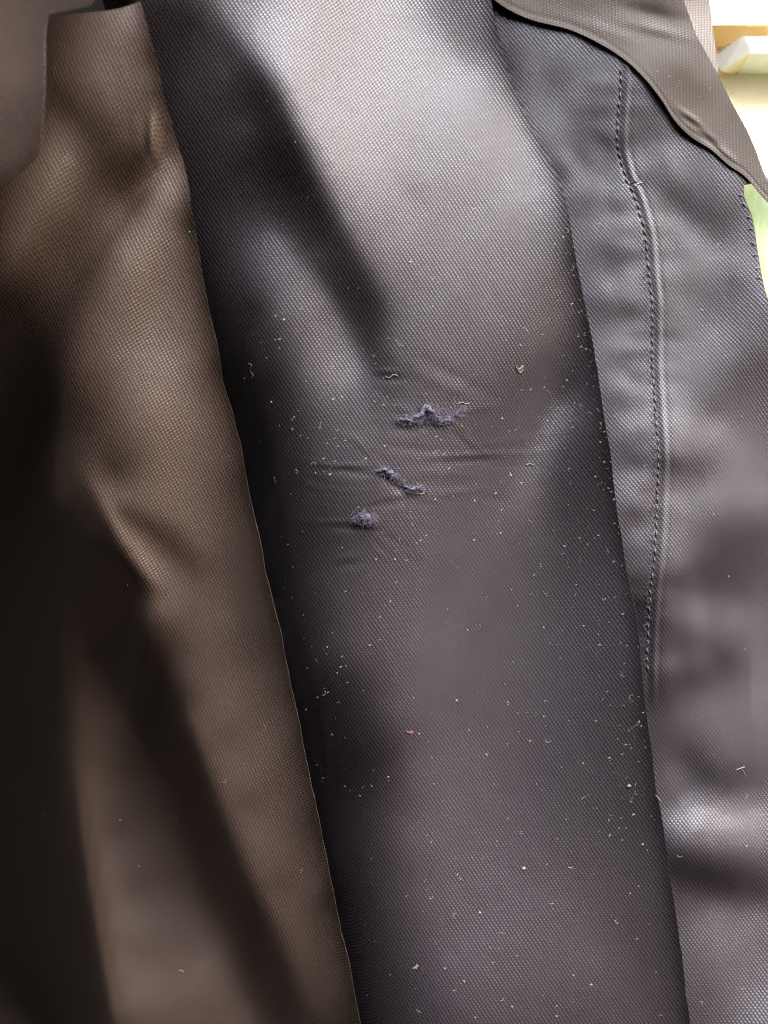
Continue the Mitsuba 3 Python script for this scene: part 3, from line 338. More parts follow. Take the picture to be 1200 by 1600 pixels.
  [0,1413,53,84,114,150,191,230,255,260,241,199,149,107,77,57,40,31,22,9,-4,-15,-23,-33,-39,-43,-42,-37,-32,-36,-137,-123,-80,-52],
  [0,1390,68,101,135,175,219,253,267,257,223,173,124,87,64,45,29,16,5,-8,-11,-18,-24,-31,-36,-40,-39,-32,-32,-41,-208,-130,-110,-44],
  [0,1372,84,121,157,201,246,274,272,247,200,147,102,73,53,35,18,0,-16,-21,-23,-24,-25,-28,-32,-35,-34,-29,-32,-42,-266,-162,-90,-47,10],
  [0,1361,101,140,181,230,269,288,272,231,174,123,86,62,43,25,5,-17,-32,-36,-37,-33,-26,-23,-26,-29,-30,-30,-32,-49,-313,-171,-86,-28,21],
  [0,1355,119,161,207,257,291,294,267,207,149,103,73,53,33,13,-10,-31,-45,-51,-50,-40,-27,-22,-22,-24,-28,-32,-34,-69,-337,-167,-68,-6,32],
  [0,1355,136,184,235,283,306,295,251,183,127,88,63,43,22,-1,-23,-41,-58,-67,-61,-44,-30,-24,-22,-25,-30,-34,-41,-115,-318,-133,-45,9,49],
  [0,1358,155,208,263,307,316,289,228,160,108,76,54,33,10,-13,-33,-49,-72,-83,-69,-50,-35,-29,-27,-31,-34,-37,-69,-195,-208,-82,-33,23,64,64],
  [0,1365,173,234,292,326,320,275,204,138,94,66,44,21,-2,-23,-39,-63,-85,-94,-77,-57,-43,-36,-37,-37,-39,-51,-126,-179,-98,-43,-25,28,79,63],
  [0,1373,193,262,318,339,319,255,180,120,82,56,33,10,-12,-30,-50,-77,-99,-102,-82,-64,-52,-47,-45,-43,-49,-87,-129,-91,-41,-30,-14,27,89,56],
  [0,1382,213,291,340,349,311,234,157,105,71,45,22,-1,-20,-37,-64,-93,-109,-108,-87,-69,-60,-55,-53,-51,-68,-91,-71,-33,-16,-25,-11,28,70,59],
  [0,1390,235,319,360,353,298,212,138,92,60,33,11,-9,-27,-49,-79,-106,-119,-111,-89,-73,-65,-60,-60,-62,-69,-53,-21,0,-18,-22,-12,16,59,59,54],
  [0,1396,259,345,375,353,284,190,122,80,48,22,1,-17,-35,-64,-94,-116,-127,-113,-88,-73,-65,-62,-64,-64,-46,-13,14,0,-21,-25,-20,4,51,59,56],
  [0,1395,287,369,386,351,267,172,108,68,36,12,-8,-25,-48,-81,-108,-126,-131,-109,-84,-67,-62,-62,-61,-51,-15,20,17,-9,-27,-34,-30,-5,44,62,61],
  [0,1388,317,389,395,346,251,156,96,55,26,3,-16,-35,-67,-99,-122,-135,-129,-100,-73,-60,-57,-56,-48,-24,16,27,5,-21,-38,-47,-40,-11,37,70,63],
  [0,1371,348,406,402,342,238,141,83,46,16,-6,-24,-51,-88,-118,-137,-141,-120,-84,-60,-50,-49,-42,-25,11,30,13,-9,-34,-53,-60,-49,-17,28,69,76],
  [0,1338,384,420,408,339,227,128,72,36,9,-14,-37,-73,-110,-137,-150,-138,-103,-67,-45,-41,-34,-20,10,36,18,-1,-25,-49,-66,-69,-55,-25,16,69,88],
  [0,1289,420,433,416,336,220,116,61,28,2,-24,-56,-97,-134,-155,-154,-123,-81,-50,-35,-25,-13,13,46,27,6,-16,-41,-63,-77,-73,-57,-33,9,65,95,89],
  [0,1220,455,451,424,337,214,104,51,20,-7,-38,-78,-123,-157,-167,-143,-98,-59,-37,-22,-6,17,57,46,16,-8,-33,-56,-75,-84,-75,-58,-36,3,60,99,95],
  [0,1127,489,474,435,341,212,90,42,10,-19,-58,-104,-150,-172,-162,-117,-70,-41,-25,-6,18,60,71,36,5,-24,-48,-70,-85,-89,-76,-59,-36,1,55,102,99],
  [0,1009,518,498,455,349,213,77,31,-2,-37,-84,-135,-170,-171,-136,-84,-46,-28,-10,13,54,88,62,25,-6,-39,-61,-80,-94,-91,-78,-58,-35,1,50,107,100],
  [0,872,536,521,479,363,220,62,19,-18,-64,-120,-161,-173,-148,-94,-51,-31,-14,7,41,92,86,48,13,-20,-50,-70,-89,-99,-94,-77,-57,-32,0,46,105,105],
  [0,726,536,540,506,384,231,47,1,-47,-107,-150,-169,-151,-100,-51,-31,-16,2,29,80,102,73,34,-1,-32,-58,-78,-94,-103,-95,-75,-54,-30,-1,42,99,110],
  [0,580,517,550,534,412,245,25,-35,-103,-143,-159,-144,-97,-47,-26,-15,0,22,64,105,94,57,20,-14,-42,-64,-84,-100,-105,-93,-72,-50,-28,-2,36,93,114,110],
  [0,442,479,541,565,447,259,-24,-113,-146,-150,-126,-82,-37,-17,-10,2,20,51,97,110,79,40,6,-25,-50,-70,-88,-102,-105,-91,-68,-46,-26,-5,31,85,119,114],
  [0,316,430,504,594,486,250,-136,-158,-147,-110,-59,-20,-4,0,8,21,44,84,117,102,63,25,-7,-35,-55,-75,-91,-104,-103,-86,-63,-42,-26,-8,25,74,126,116],
  [0,203,384,428,590,538,126,-166,-143,-92,-42,-8,10,16,16,26,43,74,115,121,87,47,12,-19,-41,-60,-78,-94,-104,-99,-80,-57,-39,-25,-10,14,59,126,124],
  [0,99,352,357,335,515,250,-130,-72,-27,-3,15,23,31,35,47,68,105,134,115,72,33,-1,-27,-47,-63,-81,-94,-103,-94,-73,-51,-38,-26,-13,4,47,121,133],
  [0,0,332,328,267,251,412,-40,-17,0,15,24,35,43,56,69,96,134,141,104,58,20,-11,-33,-50,-67,-82,-95,-100,-87,-65,-48,-37,-29,-20,-2,40,114,141,127],
  [0,-98,318,317,267,249,345,-8,1,14,24,33,42,57,76,92,126,157,139,91,45,9,-17,-37,-53,-69,-83,-94,-95,-79,-59,-46,-39,-34,-26,-5,37,103,151,124],
  [0,-195,307,308,267,248,311,3,13,24,31,39,51,70,94,118,155,171,133,77,34,1,-21,-40,-55,-70,-83,-91,-89,-70,-53,-47,-44,-40,-29,-5,34,90,149,122],
  [0,-290,297,300,266,248,286,13,23,29,37,46,59,83,111,144,181,178,124,66,24,-4,-24,-40,-56,-69,-83,-87,-80,-61,-51,-50,-49,-44,-32,-6,29,80,134,123],
  [0,-385,289,293,266,246,267,24,28,35,42,53,68,94,127,170,202,180,113,57,18,-7,-26,-40,-55,-68,-79,-83,-69,-54,-51,-54,-54,-48,-32,-10,22,67,120,123,121],
  [0,-479,283,286,265,245,256,29,32,39,49,59,77,106,142,192,218,178,104,49,15,-10,-26,-39,-53,-66,-75,-73,-58,-50,-52,-60,-60,-50,-33,-14,11,53,105,126,124],
  [0,-572,277,282,263,244,246,32,37,45,54,66,86,115,157,209,229,175,95,44,11,-10,-24,-38,-50,-62,-68,-61,-49,-49,-56,-65,-63,-52,-37,-21,0,38,94,128,128],
  [0,-665,273,278,261,243,237,36,41,50,59,73,95,124,170,220,238,170,86,39,10,-8,-22,-35,-46,-56,-57,-48,-44,-50,-62,-69,-66,-55,-42,-29,-8,28,80,132,130],
  [0,-757,270,274,260,242,227,40,46,55,65,79,102,133,181,226,245,164,77,35,10,-5,-18,-30,-41,-46,-44,-39,-41,-54,-67,-72,-68,-58,-49,-35,-14,21,68,130,133],
  [0,-850,268,273,260,239,217,45,51,59,70,86,109,141,190,230,247,156,70,32,12,-2,-13,-24,-32,-34,-32,-31,-42,-57,-72,-74,-70,-63,-54,-40,-16,15,58,119,138],
  [0,-942,266,272,260,238,207,50,55,63,75,93,116,147,196,233,244,148,64,31,14,4,-8,-15,-21,-21,-21,-28,-43,-61,-73,-76,-73,-67,-59,-42,-17,11,48,105,141,144],
  [0,-1034,265,271,262,237,196,54,59,68,80,98,122,155,200,233,239,140,59,30,18,9,1,-5,-7,-8,-14,-28,-47,-64,-73,-78,-74,-70,-60,-42,-19,7,40,86,146,148],
  [0,-1126,264,271,263,237,186,58,62,72,85,105,127,160,203,233,234,130,56,32,21,15,12,8,5,2,-11,-30,-50,-66,-74,-77,-76,-71,-59,-41,-21,3,32,72,142,156],
  [0,-1218,263,272,264,237,176,61,66,76,90,110,132,166,205,233,228,121,55,34,27,23,21,20,16,7,-10,-34,-53,-66,-73,-76,-76,-71,-58,-41,-21,0,25,63,133,164,161],
  [0,-1311,262,273,266,237,166,65,69,81,95,114,137,170,208,232,225,113,55,39,33,31,31,28,22,9,-12,-37,-54,-65,-70,-76,-76,-70,-56,-40,-22,-2,21,56,122,173,165],
  [0,-1405,262,274,268,237,158,67,73,85,100,118,140,176,209,234,222,107,58,45,40,39,37,33,25,8,-17,-38,-53,-61,-69,-75,-75,-68,-55,-39,-22,-3,18,51,110,183,167],
  [0,-1500,263,274,270,238,149,71,77,88,104,121,145,180,213,235,221,104,63,52,48,44,40,33,25,4,-21,-37,-48,-57,-68,-74,-74,-67,-53,-37,-21,-4,17,45,100,183,170],
  [0,-1595,262,276,271,238,143,73,80,92,108,125,148,184,219,239,220,104,69,61,57,46,36,29,22,-2,-22,-32,-41,-54,-67,-74,-72,-64,-51,-36,-21,-3,16,40,92,173,176],
  [0,-1692,262,277,273,237,138,76,84,95,111,128,153,188,224,247,220,105,76,73,64,45,26,21,15,-7,-15,-25,-35,-51,-67,-72,-70,-62,-49,-36,-19,-4,15,39,82,158,184,181],
  [0,-1790,262,278,274,237,133,80,86,99,115,130,156,192,232,257,220,107,86,85,71,38,17,7,2,0,-6,-16,-32,-51,-66,-70,-68,-60,-48,-35,-20,-3,13,37,71,141,197,188],
  [0,-1889,262,278,276,236,130,82,90,102,117,134,159,196,239,267,222,111,96,97,77,35,9,-6,-8,9,2,-12,-33,-52,-64,-69,-66,-58,-48,-35,-21,-5,11,31,63,125,215,192],
  [0,-1990,262,278,278,235,128,85,93,105,120,136,163,199,245,276,226,117,105,102,84,47,2,-14,-5,9,4,-14,-37,-54,-63,-67,-65,-57,-48,-36,-22,-8,7,26,56,109,230,196],
  [0,-2093,262,279,278,235,126,89,96,108,122,139,166,203,250,281,233,127,108,100,89,66,9,-9,-4,7,-2,-20,-43,-54,-63,-67,-64,-57,-48,-37,-25,-11,3,23,50,99,226,209],
  [0,-2197,262,279,279,234,126,91,99,111,124,142,169,205,254,284,240,137,109,96,92,78,43,-2,-3,1,-11,-31,-46,-53,-64,-66,-63,-57,-48,-39,-28,-14,0,21,46,92,217,223,214],
  [0,-2303,262,280,278,234,127,94,102,113,126,145,171,208,255,283,243,143,110,96,93,91,79,20,-12,-14,-21,-33,-43,-55,-63,-62,-63,-56,-49,-40,-31,-17,-2,19,45,88,200,241,225],
  [0,-2411,263,279,278,234,128,97,105,115,128,148,173,210,254,280,241,147,112,99,96,101,103,56,-25,-38,-34,-28,-38,-49,-56,-61,-60,-53,-49,-41,-33,-20,-3,18,44,87,181,266,226],
  [0,-2520,262,279,278,234,131,99,107,118,130,150,176,211,252,275,238,150,114,103,102,107,117,82,-12,-63,-51,-35,-38,-37,-48,-51,-51,-50,-48,-41,-35,-22,-3,18,46,85,159,289,220],
  [0,-2631,261,279,278,235,133,102,109,120,133,152,178,213,250,269,234,152,117,107,111,115,116,88,26,-64,-64,-62,-45,-39,-38,-37,-38,-41,-41,-41,-36,-23,-3,19,48,85,141,280,236,223],
  [0,-2744,261,279,277,235,137,104,112,122,135,154,181,214,248,264,230,154,120,109,119,120,105,90,54,-25,-70,-79,-65,-57,-35,-26,-25,-26,-32,-38,-35,-21,-3,21,50,83,131,267,249,229],
  [0,-2859,261,278,277,236,140,108,114,124,137,157,182,215,247,259,227,156,121,111,120,117,100,88,66,30,-54,-83,-86,-73,-46,-29,-13,-14,-20,-29,-31,-21,-1,25,52,81,124,245,273,229],
  [0,-2975,260,277,277,238,144,109,117,126,139,159,185,216,246,255,224,157,124,111,118,114,96,80,70,60,-6,-70,-94,-87,-62,-36,-14,-8,-10,-20,-24,-17,3,29,54,80,122,215,298,220],
  [0,-3093,259,277,276,239,149,112,118,129,141,162,187,217,244,252,221,160,124,113,116,109,91,75,67,63,47,-34,-84,-98,-72,-44,-26,-11,-5,-13,-16,-9,10,32,56,83,119,190,293,230],
  [0,-3213,258,277,276,240,154,114,121,130,144,165,189,218,242,249,219,162,125,113,114,105,85,71,64,57,60,28,-52,-97,-73,-56,-37,-18,-9,-8,-9,-1,17,36,60,84,116,170,283,237,225],
  [0,-3335,258,276,277,241,158,117,123,133,146,167,191,219,242,245,218,164,126,112,112,100,79,67,60,57,52,65,-1,-70,-72,-62,-44,-26,-14,-7,-4,6,22,40,62,86,112,153,268,249,230],
  [0,-3459,258,275,277,244,162,119,126,135,149,169,194,219,241,243,216,166,126,111,110,94,74,63,57,52,58,67,37,-15,-65,-61,-45,-30,-17,-8,0,9,25,43,64,84,107,142,243,272,228],
  [0,-3584,257,276,277,245,168,121,128,138,151,171,196,220,240,242,214,168,126,109,107,88,69,59,53,53,62,69,66,21,-42,-50,-40,-31,-18,-9,1,12,27,43,64,83,101,132,212,298,218],
  [0,-3712,258,275,278,247,172,124,131,140,153,174,197,221,240,240,214,170,124,107,103,82,64,55,51,54,68,86,97,38,-20,-34,-37,-30,-19,-8,3,15,28,44,61,79,96,125,185,291,228],
  [0,-3841,258,276,278,249,177,126,134,142,155,177,199,222,239,239,213,172,123,105,96,75,61,52,50,57,79,116,124,54,-3,-28,-35,-29,-17,-6,8,19,28,43,57,73,92,117,165,276,239,222],
  [0,-3971,258,275,279,251,183,129,136,143,158,179,201,222,239,238,215,173,120,103,87,70,57,50,50,63,94,148,150,64,12,-27,-34,-27,-13,3,14,24,30,38,50,68,87,112,150,253,253,221],
  [0,-4104,258,276,279,254,188,132,138,145,160,181,203,224,238,238,216,174,117,96,82,65,53,48,53,74,106,170,173,71,16,-19,-27,-20,-4,14,22,27,30,32,44,63,84,106,139,219,271,216],
  [0,-4238,259,275,280,255,194,136,140,147,162,183,205,225,239,237,217,176,113,87,75,62,50,48,60,85,117,175,192,74,22,-8,-15,-5,11,24,28,28,26,28,40,60,80,101,131,188,267,226],
  [0,-4374,259,275,281,258,198,140,142,149,164,186,207,226,239,238,218,177,109,83,65,55,47,52,70,95,126,175,194,80,29,6,4,16,28,33,32,26,22,25,37,57,78,98,122,164,257,235,225],
  [0,-4512,259,276,281,260,203,145,143,151,167,187,209,228,240,238,221,178,108,76,52,48,48,59,80,104,132,173,184,83,41,25,29,40,43,41,33,24,18,23,37,55,75,95,113,146,243,247,232],
  [0,-4651,259,276,281,262,209,149,145,153,168,190,211,230,240,240,223,180,107,74,34,39,53,68,89,112,136,171,168,80,58,50,60,61,57,48,33,19,16,23,37,55,73,91,106,133,222,268,231],
  [0,-4792,259,276,281,264,214,154,147,155,170,192,214,231,242,242,226,181,107,69,26,29,56,76,97,118,139,168,150,76,74,84,92,82,70,51,30,17,16,24,38,55,71,86,99,125,195,291,222],
  [0,-4935,260,275,282,266,218,159,149,157,172,195,216,233,243,244,230,183,107,65,23,26,52,81,104,122,141,165,130,76,86,125,126,105,78,50,27,16,19,27,39,55,68,81,93,117,174,284,229],
  [0,-5079,260,275,282,268,222,165,151,158,175,197,218,235,245,247,234,186,106,68,26,26,44,76,111,126,142,159,112,78,92,168,163,129,82,48,27,19,22,30,41,54,65,75,88,110,157,271,235,225],
  [0,-5225,260,276,282,270,227,170,152,161,176,199,220,237,248,250,238,191,109,73,35,24,41,67,107,128,142,150,98,82,93,204,206,148,89,49,31,25,27,33,43,53,60,69,83,103,144,248,246,231],
  [0,-5373,261,276,283,271,231,176,155,162,178,201,222,239,250,254,244,196,119,85,38,28,37,60,91,127,140,137,90,83,92,229,250,170,97,57,40,33,31,37,44,51,55,63,77,97,133,225,262,229],
  [0,-5522,262,276,284,273,235,181,157,164,180,202,225,241,252,258,251,204,134,101,43,29,36,53,74,114,136,121,86,83,91,243,290,201,108,70,51,39,37,40,45,47,50,58,72,92,126,197,278,220],
  [0,-5673,263,277,285,275,239,186,160,165,181,204,227,243,256,262,258,215,158,112,51,32,35,46,62,91,121,107,83,82,91,251,320,245,126,87,60,44,41,43,43,41,45,55,69,90,120,174,265,227],
  [0,-5826,264,279,286,277,242,192,162,167,183,205,229,246,258,267,267,230,187,124,56,37,33,40,53,66,92,97,79,81,94,253,338,301,163,100,61,46,45,43,37,37,43,54,68,88,115,156,244,234,225],
  [0,-5980,265,280,287,279,246,197,165,168,185,207,230,249,262,272,276,249,219,136,64,39,33,35,39,46,59,79,77,82,97,247,351,360,220,105,57,49,46,39,33,37,43,54,68,88,108,142,218,243,228],
  [0,-6135,266,280,289,280,250,202,168,170,186,208,233,251,266,278,287,273,253,147,70,42,32,27,26,29,33,49,76,82,100,238,357,405,284,114,64,49,43,35,36,38,45,55,69,86,102,127,193,256,226],
  [0,-6293,267,282,290,282,253,207,171,172,187,210,235,254,270,284,299,300,289,160,73,45,29,18,14,13,13,22,64,83,105,226,355,425,351,146,75,43,36,40,41,42,49,58,69,82,93,112,165,273,218],
  [0,-6452,268,283,290,284,257,211,176,173,188,212,237,257,274,291,312,330,328,169,78,44,23,11,3,0,-3,6,39,82,110,212,346,435,409,197,84,41,37,46,45,47,53,60,69,73,82,98,143,264,227],
  [0,-6613,270,283,291,286,260,216,179,175,189,213,239,261,279,299,325,362,369,181,79,40,16,2,-8,-12,-12,-6,15,75,114,199,331,436,446,263,99,54,48,47,47,51,55,60,64,64,70,86,126,253,236,225],
  [0,-6775,270,284,292,287,263,221,183,177,190,215,241,264,284,307,340,393,412,195,83,34,7,-9,-22,-23,-19,-14,5,56,115,187,312,430,463,331,137,78,55,50,49,51,55,58,55,54,60,77,117,235,248,231],
  [0,-6939,271,284,293,288,266,225,188,179,191,216,243,267,290,315,356,424,455,219,82,29,-3,-24,-33,-34,-27,-15,0,35,109,175,290,418,471,392,193,104,64,55,50,50,53,51,45,44,54,73,113,215,264,229],
  [0,-7104,272,284,293,290,268,230,192,181,192,217,245,270,295,325,373,454,497,248,83,23,-15,-37,-42,-41,-31,-20,-5,21,90,166,269,398,474,432,263,134,82,59,49,49,48,41,36,39,50,72,112,190,283,217],
  [0,-7270,272,285,293,291,271,234,196,183,193,218,246,274,301,335,389,484,536,280,87,16,-27,-44,-48,-45,-36,-26,-12,17,65,150,248,375,469,458,334,180,101,59,49,47,41,32,30,36,50,74,110,170,269,225],
  [0,-7437,272,285,294,291,274,238,200,185,195,218,248,277,307,344,407,511,572,322,88,7,-33,-49,-52,-48,-42,-32,-15,12,47,124,226,349,458,475,392,239,119,65,49,41,34,27,29,35,52,76,106,155,248,231,222],
  [0,-7605,271,285,295,292,276,242,204,188,196,218,250,280,312,355,424,536,602,369,87,5,-36,-52,-54,-53,-47,-36,-17,5,37,96,198,321,442,484,433,304,147,76,43,31,31,29,31,38,54,76,102,142,224,238,225],
  [0,-7774,271,285,295,293,278,246,208,191,196,219,251,283,318,365,440,557,629,418,92,4,-36,-54,-58,-57,-50,-37,-18,2,30,72,163,290,418,487,462,364,189,87,36,28,31,33,35,42,55,73,95,130,198,250,225],
  [0,-7943,270,285,295,294,280,249,213,193,197,220,252,286,322,374,456,577,648,472,100,9,-35,-59,-62,-60,-50,-35,-19,1,24,56,127,252,389,481,482,412,243,98,42,33,32,35,38,44,54,68,88,117,169,264,221],
  [0,-8113,270,284,295,295,281,253,217,195,199,220,253,288,328,383,469,594,667,521,115,20,-36,-67,-67,-58,-45,-32,-18,0,18,46,97,206,355,468,494,444,299,122,64,38,34,37,39,42,50,62,81,104,144,256,234,226],
  [0,-8282,268,283,295,295,284,255,221,199,200,220,253,291,332,391,482,608,685,567,146,27,-39,-77,-70,-52,-38,-28,-16,-1,14,38,74,163,311,445,498,466,349,166,88,46,41,38,35,39,45,58,73,91,126,243,248,232],
  [0,-8450,266,282,293,296,285,259,225,201,201,220,254,293,337,398,493,620,701,611,187,33,-41,-81,-69,-46,-34,-24,-14,-3,12,28,58,129,258,414,493,482,388,220,112,66,49,37,32,34,41,54,66,82,114,218,271,233],
  [0,-8617,263,280,292,296,287,261,228,205,202,221,253,295,341,405,502,632,716,651,236,40,-42,-77,-62,-43,-32,-23,-14,-3,8,23,48,100,204,372,481,490,417,273,150,91,53,37,31,30,38,49,60,76,107,188,292,227],
  [0,-8782,259,277,291,296,287,264,232,208,203,221,253,296,345,411,511,641,731,684,295,46,-36,-66,-55,-43,-32,-22,-14,-6,5,20,44,76,159,320,456,493,437,321,198,115,61,40,27,29,37,45,55,72,101,165,287,234],
  [0,-8944,253,274,290,295,288,266,235,210,205,220,254,296,348,417,519,647,743,710,362,54,-19,-52,-50,-44,-33,-23,-15,-8,3,21,37,59,129,257,424,488,451,357,250,143,77,39,27,30,35,42,53,70,96,149,274,238,226],
  [0,-9102,246,269,287,294,288,268,238,213,206,221,253,297,350,422,525,652,754,729,431,77,0,-36,-51,-47,-33,-24,-17,-10,4,21,34,52,102,203,377,475,460,381,296,181,93,41,30,29,35,42,53,69,91,141,252,244,228],
  [0,-9256,238,263,283,292,287,270,241,216,207,220,253,297,352,426,529,659,760,745,502,111,23,-25,-54,-49,-35,-26,-19,-8,5,20,34,51,82,162,318,452,463,397,328,226,109,54,31,28,38,43,57,70,87,134,223,255,225],
  [0,-9403,227,255,277,289,287,270,244,218,209,220,251,297,354,429,534,663,767,764,568,158,44,-22,-54,-52,-40,-27,-15,-6,7,20,36,48,69,136,257,416,458,408,345,264,139,71,30,28,41,52,62,72,86,121,188,264,221],
  [0,-9543,214,245,270,283,285,270,246,222,210,220,251,296,355,431,538,665,773,785,631,220,56,-18,-51,-54,-44,-27,-11,-1,10,24,36,47,64,113,207,362,444,412,352,291,176,88,38,36,44,60,66,72,82,102,157,260,230],
  [0,-9675,199,233,259,277,280,271,248,224,212,221,249,296,355,433,539,667,779,808,689,288,64,-8,-43,-54,-44,-25,-8,4,15,27,37,45,61,97,171,302,412,409,352,302,216,108,65,46,51,62,65,66,70,86,131,261,240,229],
  [0,-9798,183,217,247,267,275,269,249,227,215,221,249,294,355,434,539,670,786,828,737,366,79,2,-33,-49,-41,-23,-5,9,20,30,36,46,60,88,149,246,359,395,347,304,240,145,97,63,59,63,58,55,57,73,115,258,251,236],
  [0,-9909,164,199,231,254,268,265,251,230,217,222,248,293,354,434,540,671,793,844,772,455,104,18,-23,-42,-38,-18,-1,14,23,31,38,49,62,88,132,198,301,362,332,301,252,186,128,90,71,60,48,44,48,65,110,236,274,237],
  [0,-10009,144,178,212,239,257,260,251,233,219,224,248,292,353,434,540,673,796,861,803,543,138,39,-14,-36,-31,-13,6,17,25,32,42,54,70,89,117,164,248,305,310,292,259,218,163,123,85,54,40,36,42,63,108,203,301,230],
  [0,-10097,123,157,190,219,243,252,249,235,223,226,248,291,352,433,540,672,800,875,836,626,194,54,-10,-29,-22,-4,11,18,27,36,50,63,76,90,111,144,194,244,270,276,261,237,202,157,97,53,37,30,40,65,107,177,296,238],
  [0,-10173,103,133,166,197,224,241,245,237,226,228,250,290,351,431,540,670,802,888,870,705,260,64,-2,-21,-13,4,14,21,32,44,59,73,83,94,107,127,147,189,215,252,257,247,237,189,111,60,36,29,41,69,102,159,284,244,233],
  [0,-10236,83,110,139,171,202,225,237,237,230,232,251,290,349,431,538,668,804,900,904,775,338,74,5,-9,-5,6,17,29,41,54,67,82,93,98,104,107,118,131,161,218,247,254,261,218,130,73,36,31,46,70,98,146,262,258,237],
  [0,-10288,65,87,113,143,174,204,224,233,234,237,254,291,348,429,535,667,805,911,938,827,431,89,21,3,-2,5,24,39,52,64,77,92,101,101,97,93,82,81,122,179,226,255,273,244,155,85,42,39,51,69,95,136,240,276,235],
  [0,-10330,49,67,88,113,143,177,205,224,235,243,258,292,349,427,533,664,804,922,966,874,530,116,45,12,1,9,32,50,62,75,89,101,104,99,88,67,44,53,91,139,197,251,281,265,177,98,58,47,53,70,93,129,211,299,224],
  [0,-10363,36,49,65,85,113,145,178,208,229,245,264,296,350,427,530,661,804,929,989,915,635,170,63,18,6,21,43,58,73,87,100,104,102,90,66,34,28,37,60,104,169,236,283,277,196,118,78,53,57,72,92,125,188,291,230,218],
  [0,-10389,26,34,47,62,85,114,146,179,212,240,267,302,353,428,528,658,803,936,1009,961,736,238,80,24,19,38,53,68,84,96,103,102,93,68,35,23,19,24,33,78,138,215,280,281,213,140,93,64,65,74,93,123,170,275,235,222],
  [0,-10408,18,23,32,44,62,84,114,147,183,221,262,304,358,430,529,656,801,940,1029,1011,831,327,87,36,42,53,65,79,91,98,100,92,69,41,26,17,13,9,17,54,110,192,270,281,225,158,110,81,69,77,97,119,156,258,241,224],
  [0,-10422,12,15,22,30,43,60,84,113,150,192,240,297,360,434,532,656,801,944,1044,1056,913,435,100,65,64,68,75,85,91,95,89,69,45,30,22,15,6,-1,8,32,88,170,253,273,230,173,129,97,75,84,99,114,146,235,257,221],
  [0,-10432,7,11,14,20,28,42,58,83,115,156,209,274,351,435,536,659,802,947,1057,1093,981,557,140,101,81,77,79,84,89,85,69,48,34,25,19,13,1,-5,-1,18,74,144,229,263,228,186,147,109,88,91,98,110,136,208,278,213],
  [0,-10439,5,6,9,13,19,27,39,58,83,120,169,239,326,427,536,663,807,951,1069,1117,1034,699,216,120,90,80,81,83,81,68,51,38,28,22,16,10,0,-7,-3,16,57,119,205,244,223,194,160,124,103,93,97,107,128,185,281,219],
  [0,-10443,2,4,6,8,12,17,25,38,58,85,129,195,287,402,529,667,811,959,1078,1138,1083,843,302,132,94,84,83,79,69,54,41,32,25,19,13,6,2,-3,0,18,41,101,178,218,214,198,169,139,113,97,96,104,121,169,283,224,214],
  [0,-10446,1,3,3,5,7,11,16,24,37,58,92,148,237,360,507,662,818,968,1094,1165,1145,946,388,142,105,93,85,72,57,45,37,28,23,17,11,6,5,3,6,15,36,88,145,190,206,199,175,147,117,101,97,103,116,158,282,232,220],
  [0,-10448,1,1,2,3,4,7,9,15,23,37,62,106,182,303,466,645,819,982,1119,1203,1210,1014,476,155,119,101,84,64,50,41,33,27,23,17,11,10,8,8,9,17,38,72,117,166,196,196,177,147,119,103,99,102,115,151,279,244,224],
  [0,-10449,1,0,2,1,3,3,6,8,14,23,40,70,130,239,405,609,814,998,1154,1253,1268,1066,560,172,131,106,81,59,48,38,31,28,23,18,15,13,13,11,11,19,37,60,101,149,183,189,173,143,117,104,100,104,116,148,272,265,220],
  [0,-10449,0,0,1,1,1,2,3,5,8,14,24,44,88,175,330,551,794,1016,1195,1313,1322,1114,633,192,140,107,76,58,46,37,33,29,24,21,20,17,15,13,12,18,31,55,96,139,171,178,165,136,114,104,101,107,118,148,249,306,202],
  [0,-10450,0,1,0,1,0,1,2,3,4,8,14,27,56,120,251,471,756,1028,1240,1378,1378,1161,697,212,145,104,74,58,44,39,35,31,27,25,24,20,16,13,11,15,28,55,95,133,161,168,152,127,111,103,103,109,122,150,229,310,207,196],
  [0,-10450,0,0,1,0,0,1,1,1,3,4,8,16,35,78,177,379,692,1027,1289,1445,1437,1211,751,232,144,99,74,56,47,42,38,33,30,29,27,21,17,12,8,12,29,59,96,130,153,156,139,118,106,102,105,113,126,152,215,309,204,196],
  [0,-10450,0,0,0,0,1,0,0,1,2,2,5,9,21,49,119,284,602,1005,1335,1515,1504,1265,798,247,137,96,72,57,51,47,40,36,33,32,27,23,15,7,6,12,34,66,100,128,145,144,126,110,101,101,105,118,131,154,203,295,206,197],
  [0,-10450,0,0,0,0,0,0,1,0,1,1,3,5,13,29,76,201,493,951,1371,1590,1583,1328,835,253,128,91,72,62,57,49,43,38,37,32,27,21,11,5,3,18,42,74,104,128,137,130,115,103,96,101,107,120,136,155,189,286,200,199],
  [0,-10450,0,0,0,0,0,0,0,1,0,1,1,3,8,17,47,134,376,859,1383,1671,1682,1411,853,242,120,92,76,68,61,52,45,41,37,33,26,16,7,3,8,26,52,81,108,124,128,119,105,96,96,101,111,123,138,151,173,260,211,203],
 ]),
 'TL': (-96, -96, 12, 117, [
  [0,893,96,97,96,97,99,101,102,102,104,103,104,105,106,106,106,105,103,101,98,95,90,86,74],
  [0,904,96,96,96,98,98,101,101,102,102,102,103,104,104,105,104,104,101,98,96,92,88,81,70],
  [0,917,95,96,96,97,99,100,100,100,101,100,102,102,103,104,103,101,99,97,93,90,84,76,68],
  [0,930,95,95,96,97,99,98,99,99,98,99,100,101,102,102,102,100,97,95,91,87,79,73,65],
  [0,944,95,95,96,97,97,97,96,97,97,98,98,100,100,101,100,99,96,93,89,83,75,69,64],
